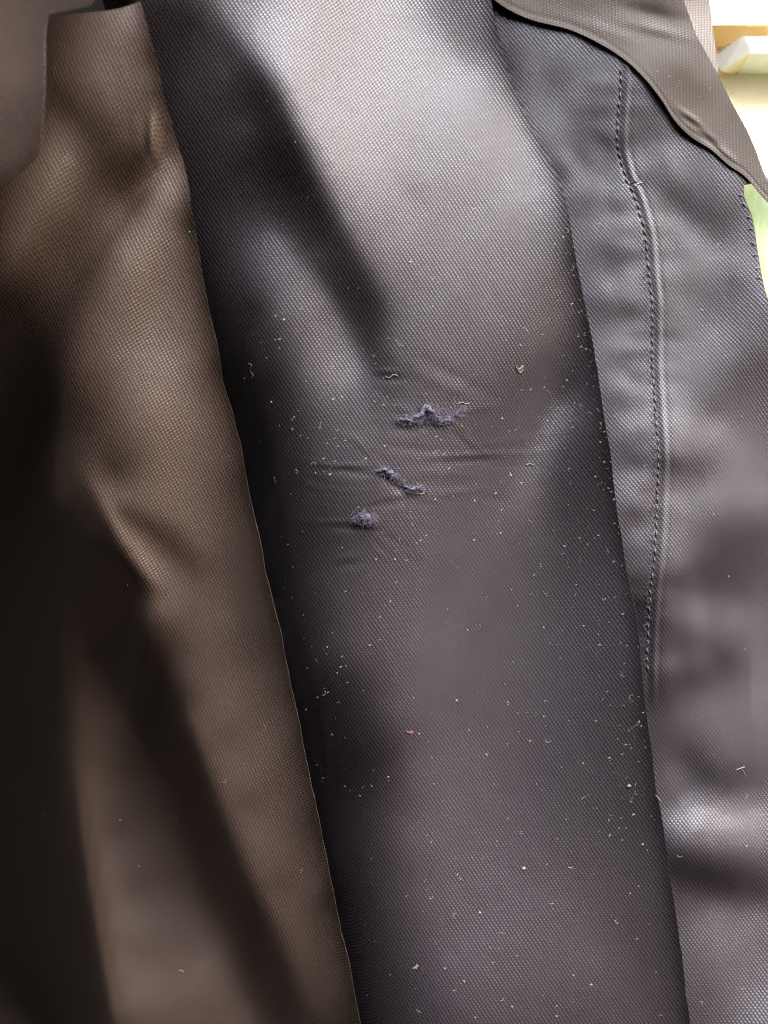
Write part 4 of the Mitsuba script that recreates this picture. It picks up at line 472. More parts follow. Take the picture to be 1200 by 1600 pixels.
  [0,960,94,95,95,96,95,96,95,95,95,96,97,98,99,99,99,97,95,92,86,79,71,67,61],
  [0,976,94,94,95,94,94,94,93,93,94,94,95,96,98,97,97,96,94,90,83,75,69,64,58],
  [0,993,94,93,93,93,93,92,92,91,92,92,93,95,95,96,95,95,92,87,80,73,66,62,56],
  [0,1010,93,93,92,91,92,91,91,90,89,90,91,93,93,93,93,93,90,85,77,69,64,60,54],
  [0,1028,92,91,91,91,90,91,89,89,88,87,89,89,90,91,92,90,88,82,74,67,61,58,52],
  [0,1046,91,90,89,90,90,90,89,87,86,85,85,87,87,88,89,88,85,79,71,64,60,56,49],
  [0,1064,90,88,89,89,90,89,88,86,83,83,82,82,84,86,87,86,81,76,68,62,57,54,47],
  [0,1082,89,87,89,89,88,88,87,84,81,79,79,79,81,84,84,83,79,72,64,60,54,52,45],
  [0,1100,88,87,88,88,88,87,85,82,79,75,75,75,80,81,82,80,75,68,61,56,52,50,42],
  [0,1118,88,87,87,88,87,86,83,79,75,72,71,73,77,80,79,76,70,64,58,53,49,46,41],
  [0,1136,88,87,87,87,86,84,81,76,72,68,68,71,75,77,76,72,66,59,54,49,46,44,38],
  [0,1154,88,87,87,87,84,82,78,73,69,65,65,70,72,74,72,68,61,55,49,45,43,41,37],
  [0,1171,88,88,87,86,83,80,75,70,65,63,63,67,70,70,67,63,57,50,45,41,40,39,34],
  [0,1187,89,88,86,85,82,77,72,68,63,60,61,64,65,67,63,59,52,45,40,38,37,36,32],
  [0,1202,89,88,86,84,79,75,69,65,61,58,58,59,63,62,60,55,47,41,36,35,34,33,29],
  [0,1215,89,87,86,82,77,72,66,62,58,55,55,56,60,60,56,51,43,36,33,31,31,31,26],
  [0,1226,89,86,84,80,75,69,63,58,55,52,52,54,58,57,53,46,39,33,29,28,29,27,24],
  [0,1234,89,85,82,77,72,66,60,55,51,50,50,53,55,54,49,42,35,29,27,25,26,24,22],
  [0,1240,87,84,80,75,69,62,57,51,49,47,48,52,53,51,45,38,31,26,23,23,23,22,21],
  [0,1241,87,82,78,72,66,59,54,49,46,45,47,50,51,46,40,34,27,24,21,20,21,20,19],
  [0,1240,85,81,75,70,62,57,51,47,43,43,46,48,47,42,35,30,24,21,19,18,19,19,18],
  [0,1234,85,78,73,67,60,54,50,45,41,41,44,44,42,38,31,26,21,19,17,16,18,18,17],
  [0,1225,83,76,71,64,58,52,49,43,41,39,40,40,37,32,27,22,19,17,15,16,17,18,16],
  [0,1211,82,74,68,61,56,52,48,43,39,37,35,35,31,27,24,19,17,15,14,15,17,17,17],
  [0,1193,80,72,65,59,54,51,47,44,38,33,30,28,27,23,20,17,15,14,14,15,16,17,17],
  [0,1171,78,69,62,57,52,50,46,43,36,29,24,24,23,21,17,15,14,12,14,15,17,17,17],
  [0,1145,76,65,59,54,51,47,45,40,32,26,21,21,21,18,15,14,12,13,14,15,17,18,17],
  [0,1115,73,62,56,51,48,45,41,36,29,23,20,20,19,16,14,12,11,13,14,16,17,19,18],
  [0,1081,69,59,53,49,45,41,36,32,26,22,20,19,17,15,12,11,12,13,15,16,18,19,19],
  [0,1044,65,55,50,46,42,37,33,28,24,21,19,18,16,13,11,11,12,14,15,17,19,20,20],
  [0,1002,61,51,48,44,38,34,29,26,22,20,19,17,13,12,10,11,13,15,16,18,19,21,22],
  [0,960,53,49,45,41,35,31,27,24,21,20,17,15,12,11,10,12,13,15,18,18,21,22,23],
 ]),
 'P': (-96, -96, 12, 117, [
  [65,-2297,77,71,65,58,50,41,32,30,28,30,33,38,41,46,50,54,57,59,60,62,66,71,77,80,82,79,77,75,72,71,66,60,52,45,40,37,34,31,28,27,26,24,25,25,25],
  [65,-2311,77,71,65,57,50,40,32,29,29,31,36,39,44,47,53,55,57,59,59,62,66,72,77,81,82,79,75,74,72,69,63,56,48,43,39,35,32,30,28,26,25,25,25,25,28],
  [65,-2325,77,71,64,58,49,40,31,28,30,34,38,42,45,50,54,56,58,58,59,62,67,72,77,82,80,77,75,72,72,66,60,52,46,41,37,34,31,28,27,26,24,26,25,27,30],
  [65,-2339,77,70,65,58,49,39,30,29,32,36,40,44,48,52,55,57,57,57,59,63,68,72,78,81,78,76,73,73,69,64,56,48,43,40,35,33,30,27,26,25,26,25,27,29,33],
  [65,-2353,76,71,65,58,50,40,27,32,36,39,42,45,49,53,56,56,56,57,60,64,68,74,77,79,76,74,73,72,67,60,52,45,42,37,35,31,28,27,26,25,25,27,29,31,34],
  [65,-2367,76,71,65,59,51,42,27,37,39,41,44,47,51,53,55,54,55,56,61,65,69,74,76,75,75,73,73,70,64,55,48,44,40,36,33,30,27,26,25,26,26,28,31,33,35],
  [65,-2381,76,71,65,59,52,43,35,40,41,44,47,51,52,53,52,52,53,57,61,65,71,72,73,71,73,73,73,67,59,52,45,42,38,35,31,29,27,25,25,26,28,30,33,35,36],
  [66,-2319,71,66,60,54,47,39,42,44,47,51,53,55,54,51,49,53,56,61,66,70,69,68,68,71,74,70,63,55,48,44,40,37,33,30,27,26,25,26,27,30,32,35,35,36],
  [66,-2333,72,66,62,57,50,44,44,47,50,55,56,57,53,51,50,52,58,62,65,67,64,63,65,68,73,67,59,51,45,42,39,35,31,29,26,26,25,27,28,32,35,36,36,34],
  [66,-2346,72,67,64,58,54,49,47,51,55,58,59,56,53,51,51,55,59,63,65,62,59,58,62,66,67,64,54,47,43,41,37,33,30,27,26,26,26,27,31,34,37,36,35,32],
  [66,-2359,73,68,65,61,58,54,51,55,60,61,59,56,51,51,54,57,62,65,63,56,55,57,60,61,58,58,49,45,42,39,35,32,28,27,25,26,27,29,33,36,38,37,33,29],
  [66,-2370,72,70,66,64,62,59,56,60,63,62,58,54,51,53,56,62,65,64,57,54,54,57,58,55,49,47,47,43,40,37,34,30,27,26,26,26,28,31,36,38,38,37,30,24],
  [66,-2381,73,70,68,65,65,64,64,64,64,60,56,53,53,57,61,65,66,60,54,53,55,58,56,49,40,35,42,42,39,35,32,28,27,26,26,27,30,33,38,39,39,35,25,22],
  [67,-2318,71,68,67,67,67,72,65,63,59,56,55,57,61,66,67,63,55,53,55,57,58,53,43,33,28,32,42,35,34,29,28,26,27,26,29,31,37,39,41,37,31,23,22],
  [67,-2326,71,68,68,68,70,74,66,64,59,57,59,63,66,68,66,58,53,55,57,58,57,49,37,29,25,24,31,37,30,29,26,27,27,28,29,35,39,41,40,35,26,23,22],
  [67,-2333,71,69,67,67,69,69,74,65,62,62,64,67,70,68,61,55,54,57,60,60,54,43,32,27,23,22,19,30,30,27,27,27,28,28,32,38,42,42,38,30,25,23,19],
  [67,-2337,70,69,67,66,66,67,74,70,69,67,67,69,70,65,59,55,57,60,63,58,49,38,29,26,24,20,15,14,27,27,28,28,27,30,36,42,43,42,35,27,25,21,18],
  [68,-2269,69,66,66,65,65,68,79,75,72,67,67,67,63,58,59,61,65,63,55,43,33,28,27,25,19,10,7,14,29,28,28,29,33,40,44,45,39,32,27,23,19,16],
  [68,-2268,69,67,66,65,66,70,77,79,72,64,62,63,64,63,64,66,66,61,49,37,30,28,30,26,17,8,4,5,20,31,27,32,37,45,46,44,36,30,26,21,17,16],
  [68,-2264,70,68,67,67,67,69,77,81,68,59,57,59,68,71,69,67,65,56,43,31,28,31,32,26,16,6,4,5,7,26,30,35,43,48,47,41,34,28,24,19,16,16],
  [69,-2186,70,69,69,70,72,74,77,63,55,53,61,72,77,70,63,58,52,36,28,30,34,34,25,13,6,5,7,6,11,31,42,47,50,46,38,31,27,21,18,16,17],
  [69,-2175,72,71,72,72,75,75,66,60,52,54,66,76,74,66,54,50,44,33,30,34,38,33,22,12,9,8,10,6,5,24,48,51,49,43,35,31,24,19,17,17,17],
  [70,-2089,74,73,73,74,72,64,58,53,59,73,71,66,56,46,42,39,34,34,39,38,29,19,12,15,15,10,6,7,21,44,54,47,40,33,28,23,18,18,17,16],
  [70,-2073,74,74,74,73,70,65,55,58,70,70,62,53,44,39,39,41,37,36,40,34,23,16,16,23,21,11,7,13,24,36,48,47,36,32,26,20,19,18,17,17],
  [71,-1983,74,74,72,68,64,59,70,72,64,52,39,32,34,37,41,43,42,36,25,17,15,25,31,24,14,11,21,28,33,36,40,35,30,23,21,19,18,16,17],
  [71,-1968,75,73,72,69,66,66,74,68,56,42,27,24,29,35,42,50,43,29,18,13,19,33,37,27,18,19,28,31,32,30,29,30,25,23,21,19,18,15,20],
  [71,-1954,75,74,72,71,69,71,72,62,49,32,18,18,28,33,41,55,39,23,14,15,27,40,41,31,22,27,32,33,29,27,26,23,19,21,20,18,16,17,22],
  [72,-1866,74,73,72,72,72,68,57,43,23,11,15,27,34,42,45,36,22,19,23,36,45,44,34,27,30,33,31,28,26,24,20,19,18,16,14,15,17,20],
  [73,-1782,73,72,71,71,66,54,38,21,5,10,26,41,42,31,30,29,30,34,42,48,45,38,29,28,29,30,28,26,24,20,18,17,14,11,13,14,19],
  [73,-1774,71,70,69,66,61,54,35,27,4,5,27,48,38,21,27,39,43,42,46,45,44,41,30,25,25,28,29,27,24,21,19,15,12,10,10,13,19],
  [74,-1700,67,65,60,53,43,44,26,15,13,36,46,30,18,31,47,51,47,42,39,43,42,31,22,23,28,30,28,24,22,19,15,10,8,8,15,21],
  [74,-1700,64,61,55,49,41,33,29,28,35,46,39,21,22,39,52,51,41,32,36,43,43,32,20,22,30,32,29,26,23,18,13,8,7,10,18,22],
  [74,-1701,61,57,53,47,42,37,21,46,51,47,30,18,29,49,55,44,27,22,34,42,41,30,21,25,33,34,31,29,25,17,10,7,8,14,20,24],
  [75,-1644,55,52,46,41,36,34,59,51,42,24,22,37,56,55,35,17,19,29,35,32,26,24,32,37,36,34,33,27,16,7,7,12,18,22,27],
  [75,-1647,54,51,46,44,41,44,58,43,32,26,32,45,59,51,31,16,21,23,22,18,21,29,38,39,38,38,37,27,15,7,11,17,21,25,29],
  [75,-1649,53,51,48,46,47,48,49,34,26,36,42,51,55,50,32,23,23,17,7,6,16,29,39,38,40,43,38,26,14,12,18,21,25,28,34],
  [76,-1597,50,49,48,49,51,39,27,33,47,51,53,51,49,38,28,22,10,-4,-1,13,24,31,37,42,44,35,23,20,21,24,26,28,32,38],
  [76,-1598,50,48,48,48,45,40,32,45,58,58,52,50,48,40,28,17,1,-7,1,13,16,19,33,41,40,30,25,28,30,30,30,31,36,43],
  [76,-1597,49,47,47,44,43,42,44,59,65,59,52,50,47,39,24,8,-5,-3,7,15,11,12,26,33,30,28,33,36,36,33,33,35,41,47],
  [76,-1595,48,47,45,43,43,45,57,67,65,57,53,50,48,36,18,0,-6,3,12,16,13,14,18,18,20,33,40,42,39,36,35,38,44,52],
  [76,-1591,48,47,45,44,44,49,67,67,58,51,52,55,50,33,10,-2,-1,8,14,15,19,20,13,8,17,36,44,44,39,36,37,42,48,55],
  [76,-1584,48,47,46,46,48,54,67,61,49,45,50,60,52,29,8,2,6,11,13,16,25,23,10,8,23,36,43,42,38,37,39,44,52,58],
  [77,-1527,48,47,50,51,57,62,52,43,41,50,60,51,26,11,11,12,13,14,20,25,19,11,15,28,37,41,40,37,37,41,48,55,58],
  [77,-1516,48,50,51,54,56,56,47,40,42,50,57,48,26,18,18,15,15,17,22,21,13,11,21,33,38,40,40,38,39,44,51,57,55],
  [77,-1504,49,50,51,54,56,55,41,44,48,53,54,45,29,20,17,15,17,21,19,12,9,14,25,35,38,39,42,42,45,49,56,54,46],
  [77,-1491,49,49,51,52,53,53,45,53,60,59,49,39,30,17,13,14,19,20,12,5,7,17,28,35,35,38,45,52,55,57,57,48,34],
  [77,-1477,48,49,49,49,50,51,55,63,72,62,40,34,26,14,10,15,19,17,5,0,7,21,29,33,34,40,50,62,65,64,55,39,24],
  [78,-1414,47,48,47,47,49,63,74,74,55,36,30,21,12,13,19,19,11,1,0,9,22,28,31,34,45,59,70,73,66,48,31,17],
  [78,-1398,47,47,46,48,51,62,74,65,48,35,25,19,16,21,23,18,9,2,1,10,21,25,29,38,53,67,76,74,62,41,24,11],
  [78,-1380,47,47,47,49,52,57,66,54,44,31,20,19,27,29,24,17,12,6,3,9,19,23,30,44,61,74,77,70,53,34,17,6],
  [78,-1360,47,48,47,50,52,55,52,49,40,27,17,22,36,31,22,16,14,8,8,12,19,24,35,51,67,75,74,61,43,26,11,0],
  [78,-1339,48,48,48,49,51,50,47,47,39,25,21,27,33,26,18,12,13,13,14,17,22,29,42,57,70,72,65,51,33,18,5,-6],
  [79,-1269,49,48,49,49,47,45,49,38,29,30,27,23,17,12,9,11,19,22,21,26,37,50,61,67,65,55,40,23,9,-1,-10],
  [79,-1246,49,49,48,48,46,46,49,41,35,31,23,15,11,8,8,15,23,25,25,30,43,56,61,62,55,44,29,14,2,-6,-14],
  [79,-1223,49,49,49,48,47,47,46,41,36,27,20,13,10,9,13,21,25,25,26,35,47,57,57,54,45,33,17,5,-3,-9,-14],
  [79,-1201,50,50,49,48,47,44,46,37,28,23,23,18,13,14,21,27,24,23,27,39,49,52,51,44,34,19,7,-1,-5,-11,-13],
  [79,-1180,51,50,49,49,48,45,40,32,22,19,27,23,19,22,28,28,23,21,30,41,47,46,41,33,20,8,0,-5,-6,-10,-12],
  [79,-1160,51,50,50,49,48,46,36,33,26,21,23,23,24,29,31,27,20,21,32,40,43,38,31,19,7,0,-4,-6,-6,-10,-14],
  [80,-1091,50,49,49,48,46,37,37,37,28,15,20,29,34,31,23,16,21,33,37,36,29,19,6,-2,-4,-6,-6,-7,-12,-17],
  [80,-1074,49,49,47,47,44,43,41,44,29,16,24,35,38,28,18,12,22,30,31,27,20,5,-4,-6,-7,-6,-6,-8,-16,-22],
  [80,-1058,48,47,46,46,43,41,50,39,31,28,36,43,38,25,12,13,21,22,21,17,7,-4,-9,-8,-8,-7,-6,-11,-22,-28],
  [80,-1043,46,46,46,45,45,44,44,36,38,44,50,50,34,20,13,14,15,12,8,3,-3,-9,-10,-10,-8,-7,-8,-16,-28,-35],
  [80,-1028,45,44,44,45,47,47,38,43,50,58,60,50,28,18,16,14,8,-1,-5,-10,-11,-10,-11,-12,-9,-8,-12,-21,-36,-39],
  [80,-1013,44,43,43,43,46,48,44,56,68,67,60,41,25,19,20,11,0,-11,-16,-17,-15,-13,-15,-15,-11,-11,-17,-29,-41,-43],
  [80,-996,44,42,41,41,43,47,60,73,80,72,49,33,25,25,21,8,-10,-18,-21,-16,-15,-20,-23,-19,-14,-16,-25,-35,-46,-48],
  [81,-933,42,41,41,42,47,72,87,81,64,42,32,31,31,23,0,-16,-25,-19,-14,-17,-28,-29,-22,-18,-23,-31,-41,-51,-52],
  [81,-911,43,42,43,46,55,71,84,72,55,40,37,40,36,21,-7,-26,-22,-17,-13,-22,-31,-30,-24,-22,-30,-38,-45,-56,-56],
  [81,-886,45,44,46,50,57,65,75,58,47,45,47,46,34,12,-13,-27,-22,-11,-15,-24,-30,-27,-24,-27,-37,-42,-50,-61,-59],
  [81,-858,47,46,49,52,57,60,59,47,43,52,55,45,22,-2,-19,-25,-15,-6,-14,-22,-25,-22,-23,-33,-42,-46,-54,-65,-62],
  [81,-829,49,48,50,53,56,55,45,43,46,58,56,33,2,-18,-23,-16,-8,-4,-9,-15,-17,-18,-24,-37,-46,-48,-58,-70,-66],
  [81,-799,51,50,50,52,53,52,40,48,53,60,44,13,-16,-30,-22,-8,-2,-2,-3,-8,-9,-15,-28,-42,-47,-51,-63,-74,-69],
  [81,-769,52,52,51,50,50,50,48,59,61,51,24,-9,-27,-31,-18,-4,0,2,1,-2,-6,-18,-32,-44,-50,-53,-67,-78,-74],
  [82,-685,53,52,50,49,48,62,72,62,34,2,-22,-29,-24,-13,-5,0,5,5,0,-10,-23,-38,-45,-50,-56,-71,-84,-80],
  [82,-654,55,54,52,52,55,65,73,54,17,-13,-24,-22,-14,-11,-7,1,6,7,-3,-17,-32,-41,-45,-49,-59,-77,-90,-86],
  [82,-625,57,57,56,56,58,59,68,37,5,-15,-16,-11,-7,-9,-8,0,6,4,-10,-25,-39,-43,-45,-48,-62,-82,-96,-94],
  [82,-599,60,60,59,59,58,55,49,19,0,-6,-3,-1,-4,-8,-7,-1,2,-4,-18,-34,-43,-46,-45,-49,-65,-85,-99,-103],
  [82,-577,62,62,61,61,58,49,27,8,3,7,9,5,-3,-9,-8,-4,-5,-14,-29,-41,-47,-47,-47,-52,-66,-87,-101,-109],
  [82,-560,63,63,61,60,56,44,14,9,11,18,15,6,-4,-10,-11,-9,-16,-28,-39,-48,-49,-49,-50,-56,-68,-85,-102,-111],
  [83,-486,62,61,57,52,39,16,19,22,23,16,5,-6,-13,-16,-19,-29,-41,-51,-53,-51,-51,-53,-60,-70,-83,-102,-107],
  [83,-481,61,58,55,48,37,28,30,32,24,15,5,-7,-18,-24,-32,-45,-55,-61,-57,-53,-52,-55,-63,-70,-83,-100,-101],
  [83,-482,59,57,52,47,41,37,41,36,26,16,5,-7,-22,-35,-50,-61,-68,-69,-61,-53,-52,-57,-63,-69,-84,-99,-95],
  [83,-488,58,55,52,48,45,44,48,39,27,18,6,-8,-25,-48,-69,-79,-81,-74,-61,-52,-51,-56,-62,-69,-84,-97,-88],
  [83,-498,56,54,52,49,49,50,51,40,30,19,6,-12,-32,-60,-85,-97,-90,-75,-57,-49,-49,-54,-60,-70,-84,-93,-82],
  [83,-512,55,53,51,51,50,52,54,40,33,20,3,-20,-42,-70,-98,-111,-96,-67,-51,-45,-47,-53,-57,-68,-84,-90,-76],
  [84,-475,51,50,50,51,53,54,42,36,20,-3,-29,-54,-78,-103,-120,-94,-59,-46,-43,-45,-50,-53,-69,-82,-86,-72],
  [84,-496,50,48,48,49,52,54,45,39,19,-7,-35,-61,-82,-104,-122,-91,-53,-44,-43,-46,-46,-50,-70,-81,-82,-68],
  [84,-518,47,46,45,46,47,48,57,41,19,-5,-32,-61,-83,-103,-123,-90,-50,-44,-45,-45,-45,-50,-71,-81,-80,-66],
  [84,-541,45,43,42,42,43,46,57,43,25,2,-25,-55,-82,-98,-121,-92,-50,-45,-44,-46,-46,-52,-76,-80,-80,-64],
  [84,-563,42,41,39,39,40,44,51,46,32,10,-18,-50,-76,-86,-115,-97,-53,-45,-41,-45,-52,-56,-80,-82,-79,-64],
  [84,-585,41,39,37,36,37,41,48,49,37,12,-16,-44,-67,-72,-107,-100,-56,-42,-38,-45,-57,-60,-85,-82,-79,-65],
  [85,-565,38,36,35,34,36,46,55,36,9,-17,-42,-58,-63,-99,-97,-53,-38,-35,-47,-59,-61,-88,-84,-78,-65],
  [85,-583,38,36,35,34,36,39,56,30,3,-21,-42,-50,-60,-91,-88,-47,-33,-35,-47,-58,-59,-89,-83,-78,-64],
  [85,-599,38,37,36,37,39,43,38,24,-1,-26,-42,-48,-62,-83,-78,-42,-29,-35,-45,-54,-53,-89,-82,-76,-64],
  [85,-613,38,38,37,39,39,40,30,22,-3,-26,-42,-52,-64,-80,-72,-41,-30,-33,-40,-45,-45,-87,-79,-75,-63],
  [85,-626,38,38,38,38,38,37,28,21,1,-20,-45,-63,-67,-76,-69,-49,-36,-27,-29,-33,-36,-85,-76,-73,-63],
  [85,-639,38,38,37,36,36,34,29,23,5,-17,-51,-73,-70,-74,-66,-54,-37,-20,-18,-22,-27,-83,-73,-71,-62],
  [85,-653,39,36,36,34,32,32,31,23,6,-22,-59,-81,-73,-66,-60,-50,-30,-12,-10,-13,-22,-82,-70,-69,-61],
  [85,-666,37,36,34,31,30,28,30,21,1,-31,-66,-82,-72,-55,-50,-38,-20,-6,-4,-7,-19,-80,-68,-68,-61],
  [85,-680,37,34,32,29,27,24,26,13,-8,-36,-66,-76,-61,-46,-39,-26,-10,-1,0,-5,-17,-80,-66,-67,-61],
  [86,-658,33,30,27,24,21,16,4,-15,-35,-59,-63,-48,-36,-29,-17,-5,2,2,-3,-19,-78,-66,-67,-62],
  [86,-673,32,28,25,21,17,7,-2,-15,-33,-48,-49,-36,-26,-20,-12,-2,3,4,-4,-23,-78,-65,-67,-62],
  [86,-688,31,26,23,18,11,0,-1,-15,-26,-37,-36,-26,-17,-13,-8,0,4,4,-7,-28,-77,-64,-67,-62],
  [86,-703,29,26,21,15,9,3,-10,-12,-20,-27,-25,-17,-9,-8,-4,3,5,3,-10,-35,-75,-64,-66,-63],
  [86,-718,29,24,19,14,7,1,-10,-10,-16,-19,-17,-8,-3,-1,2,5,7,1,-16,-40,-73,-64,-65,-63],
  [86,-732,28,22,18,13,6,-2,-8,-8,-13,-15,-9,0,3,7,7,10,7,-2,-22,-45,-71,-63,-64,-62],
  [86,-745,27,22,17,11,5,-2,-7,-8,-12,-12,-5,6,12,16,15,12,7,-7,-28,-49,-67,-62,-63,-61],
  [86,-757,26,22,16,12,5,-2,-8,-8,-11,-13,-5,9,23,29,23,14,3,-12,-34,-50,-64,-61,-61,-57],
  [86,-768,26,21,17,12,6,0,-9,-7,-11,-16,-8,11,32,41,30,13,1,-18,-39,-51,-59,-59,-58,-52],
  [87,-751,22,17,12,7,1,-7,-3,-9,-19,-13,8,36,45,33,15,-1,-23,-41,-49,-54,-56,-53,-43],
  [87,-759,23,18,14,8,2,-3,2,-6,-19,-18,3,30,42,34,17,-3,-25,-42,-45,-49,-52,-46,-28],
  [87,-764,23,20,16,10,7,4,1,-3,-18,-21,2,24,34,32,12,-7,-25,-38,-41,-46,-46,-36,-13],
  [87,-768,25,22,18,14,11,6,3,-1,-18,-15,8,23,28,23,1,-13,-23,-33,-38,-44,-41,-26,-1],
  [87,-770,27,24,21,18,15,9,4,-2,-10,-1,20,22,23,12,-11,-16,-22,-31,-35,-44,-37,-18,-4],
  [87,-771,28,27,24,23,20,16,2,3,3,21,22,24,17,1,-12,-19,-23,-31,-41,-42,-30,-17,-19],
  [88,-741,29,27,27,25,23,9,18,21,31,37,30,7,-8,-23,-22,-25,-32,-38,-40,-34,-25,-28],
  [88,-738,30,30,29,29,29,29,38,42,45,47,22,-1,-13,-22,-25,-30,-35,-40,-41,-40,-34,-39],
  [88,-734,32,31,32,34,37,46,60,62,55,50,10,-6,-12,-19,-28,-33,-39,-43,-44,-44,-42,-50],
  [88,-729,33,33,35,38,46,58,81,71,67,35,3,-4,-10,-19,-28,-34,-39,-44,-47,-47,-44,-59],
  [88,-723,34,35,37,42,51,67,91,82,61,28,7,-1,-10,-19,-27,-32,-39,-44,-47,-49,-49,-63],
  [88,-715,35,36,39,43,52,68,97,79,52,27,14,4,-8,-19,-25,-30,-37,-42,-45,-49,-50,-63],
  [88,-706,37,36,39,44,50,64,89,65,44,30,19,9,-5,-16,-20,-26,-33,-39,-42,-46,-49,-58],
  [89,-658,38,38,42,48,56,67,45,40,29,21,11,-1,-11,-14,-19,-27,-33,-37,-41,-43,-46],
  [89,-645,37,38,40,43,44,39,36,30,22,15,11,3,-5,-6,-12,-20,-27,-30,-33,-33,-26],
  [89,-632,38,37,37,37,34,28,19,18,9,8,6,3,-3,2,-4,-14,-23,-22,-22,-17,-1],
  [89,-617,37,35,35,33,28,20,6,8,2,2,1,-4,-2,3,2,-11,-21,-17,-7,2,21],
  [89,-602,37,34,33,29,24,16,0,6,-2,-2,-3,-7,-4,2,0,-11,-20,-11,8,16,32],
  [89,-585,35,34,31,27,22,13,0,8,-1,-1,-2,-5,-6,-3,-6,-13,-17,-3,14,23,33],
  [89,-568,36,32,30,26,20,13,4,10,5,2,3,-1,-7,-10,-11,-13,-11,0,15,23,28],
  [90,-514,33,29,25,20,15,9,13,10,8,8,2,-9,-14,-13,-12,-6,2,13,19,22],
  [90,-493,33,29,25,22,16,13,19,15,14,11,3,-10,-16,-14,-11,-4,3,11,16,19],
  [90,-470,33,30,26,24,21,21,17,21,18,12,2,-10,-15,-15,-11,-4,4,9,15,21],
  [90,-446,34,31,28,26,25,24,22,25,20,13,1,-9,-16,-15,-11,-5,3,10,16,25],
  [90,-420,35,33,30,28,27,27,27,28,22,12,1,-10,-15,-15,-12,-5,2,12,20,30],
  [90,-392,36,35,32,30,29,29,32,29,22,12,0,-9,-14,-15,-11,-5,4,14,24,34],
  [90,-363,38,36,34,32,31,31,34,29,22,11,0,-8,-13,-13,-9,-3,6,18,28,37],
  [91,-294,38,36,34,32,33,34,29,20,11,1,-7,-10,-10,-7,1,10,22,31,40],
  [91,-262,39,38,35,35,33,32,28,18,11,3,-4,-7,-6,-2,5,15,26,34,41],
  [91,-231,41,39,37,36,33,31,24,18,11,6,-1,-2,-1,3,11,20,30,37,41],
  [91,-199,42,40,38,36,33,28,23,16,13,8,4,3,5,11,16,26,33,38,41],
  [91,-169,43,41,38,36,33,27,21,17,14,11,9,9,12,17,23,31,36,39,40],
  [91,-139,44,41,39,35,32,26,20,18,16,14,14,16,20,24,30,35,38,39,39],
  [91,-110,44,42,39,35,32,26,19,18,17,19,21,24,27,31,35,38,39,39,39],
  [92,-37,42,39,35,32,27,20,18,19,25,27,30,34,37,40,40,40,40,39],
  [92,-8,42,39,35,32,27,22,21,23,29,34,36,40,42,43,41,41,40,40],
  [92,21,42,39,36,33,29,25,22,28,34,39,42,44,46,44,43,42,41,41],
  [92,50,43,40,36,34,31,29,25,32,40,44,47,47,48,46,43,43,42,43],
  [92,80,43,41,38,36,33,32,29,37,46,48,50,50,49,47,44,44,43,44],
  [92,110,45,42,39,38,36,36,34,43,50,52,52,52,49,48,45,45,45,44],
  [92,141,46,44,41,40,39,40,40,51,53,54,54,52,50,48,46,46,46,45],
  [92,173,47,46,43,43,42,44,51,54,55,56,55,52,51,48,47,47,47,46],
 ]),
 'F': (-96, -96, 12, 117, [
  [68,-1786,30,25,24,25,30,36,45,53,60,63,67,67,67,66,66,65,63,60,58,56,55,57,57,57,56,52,46,38,28,21,14,11,10,11,15,18,20,19,19,17,16,17,18,20],
  [68,-1814,29,24,24,25,32,40,48,56,62,65,66,67,66,66,65,64,62,59,57,56,56,57,58,58,55,51,44,34,26,18,13,10,11,14,17,21,20,20,18,17,16,18,21,22],
  [68,-1840,28,22,24,28,35,43,51,58,62,65,66,66,65,65,65,63,60,59,56,56,57,58,59,58,55,49,41,31,23,16,12,12,13,17,20,21,21,19,18,17,17,19,23,23],
  [68,-1866,27,22,25,31,38,47,53,59,62,64,64,65,64,65,63,62,60,57,57,57,58,60,59,58,53,47,38,28,20,15,13,14,16,20,22,22,20,19,17,17,18,21,24,25],
  [68,-1890,27,22,28,34,42,48,54,59,61,62,63,63,64,63,63,61,58,58,57,58,60,60,59,57,52,45,34,26,19,15,14,17,19,22,23,22,20,18,17,18,20,22,26,26],
  [68,-1912,28,23,32,38,43,49,54,57,60,60,62,62,62,62,62,60,58,57,59,59,61,60,59,56,50,41,32,24,19,17,16,20,22,24,24,21,19,17,17,19,22,24,27,26],
  [68,-1932,30,27,35,40,44,49,54,55,58,58,60,60,61,62,60,60,58,58,60,60,61,60,57,54,47,39,30,24,20,19,19,23,25,26,22,21,17,18,18,20,23,26,28,27],
  [68,-1947,31,32,37,40,45,49,52,54,56,56,58,59,60,60,60,58,59,60,61,61,60,58,56,50,44,37,30,25,23,21,23,26,27,25,22,19,17,18,20,21,25,26,28,28],
  [68,-1959,34,35,38,41,46,48,50,52,54,55,56,58,58,58,59,60,60,63,62,60,59,55,51,46,41,36,32,29,25,24,27,28,28,24,21,18,17,18,21,23,25,28,29,27],
  [68,-1967,36,38,39,42,44,47,49,51,53,53,55,56,56,57,59,61,64,64,62,60,55,51,46,41,37,37,37,33,29,27,30,30,27,22,19,18,17,20,22,24,26,27,30,27],
  [68,-1974,40,39,41,42,43,46,48,50,52,53,54,54,55,56,60,64,66,65,62,57,53,45,40,35,35,38,41,38,33,32,32,30,25,20,18,17,18,21,23,25,26,28,29,28],
  [68,-1979,42,41,42,42,44,45,47,50,51,52,54,54,55,58,62,66,67,64,60,56,49,40,34,32,34,38,41,42,39,37,33,27,22,19,17,17,19,22,23,26,27,28,29,27],
  [68,-1984,44,44,44,42,43,45,47,49,51,53,54,55,57,62,65,66,66,62,58,53,45,37,32,31,34,37,41,43,44,39,31,24,19,17,16,18,20,23,24,26,28,28,28,26],
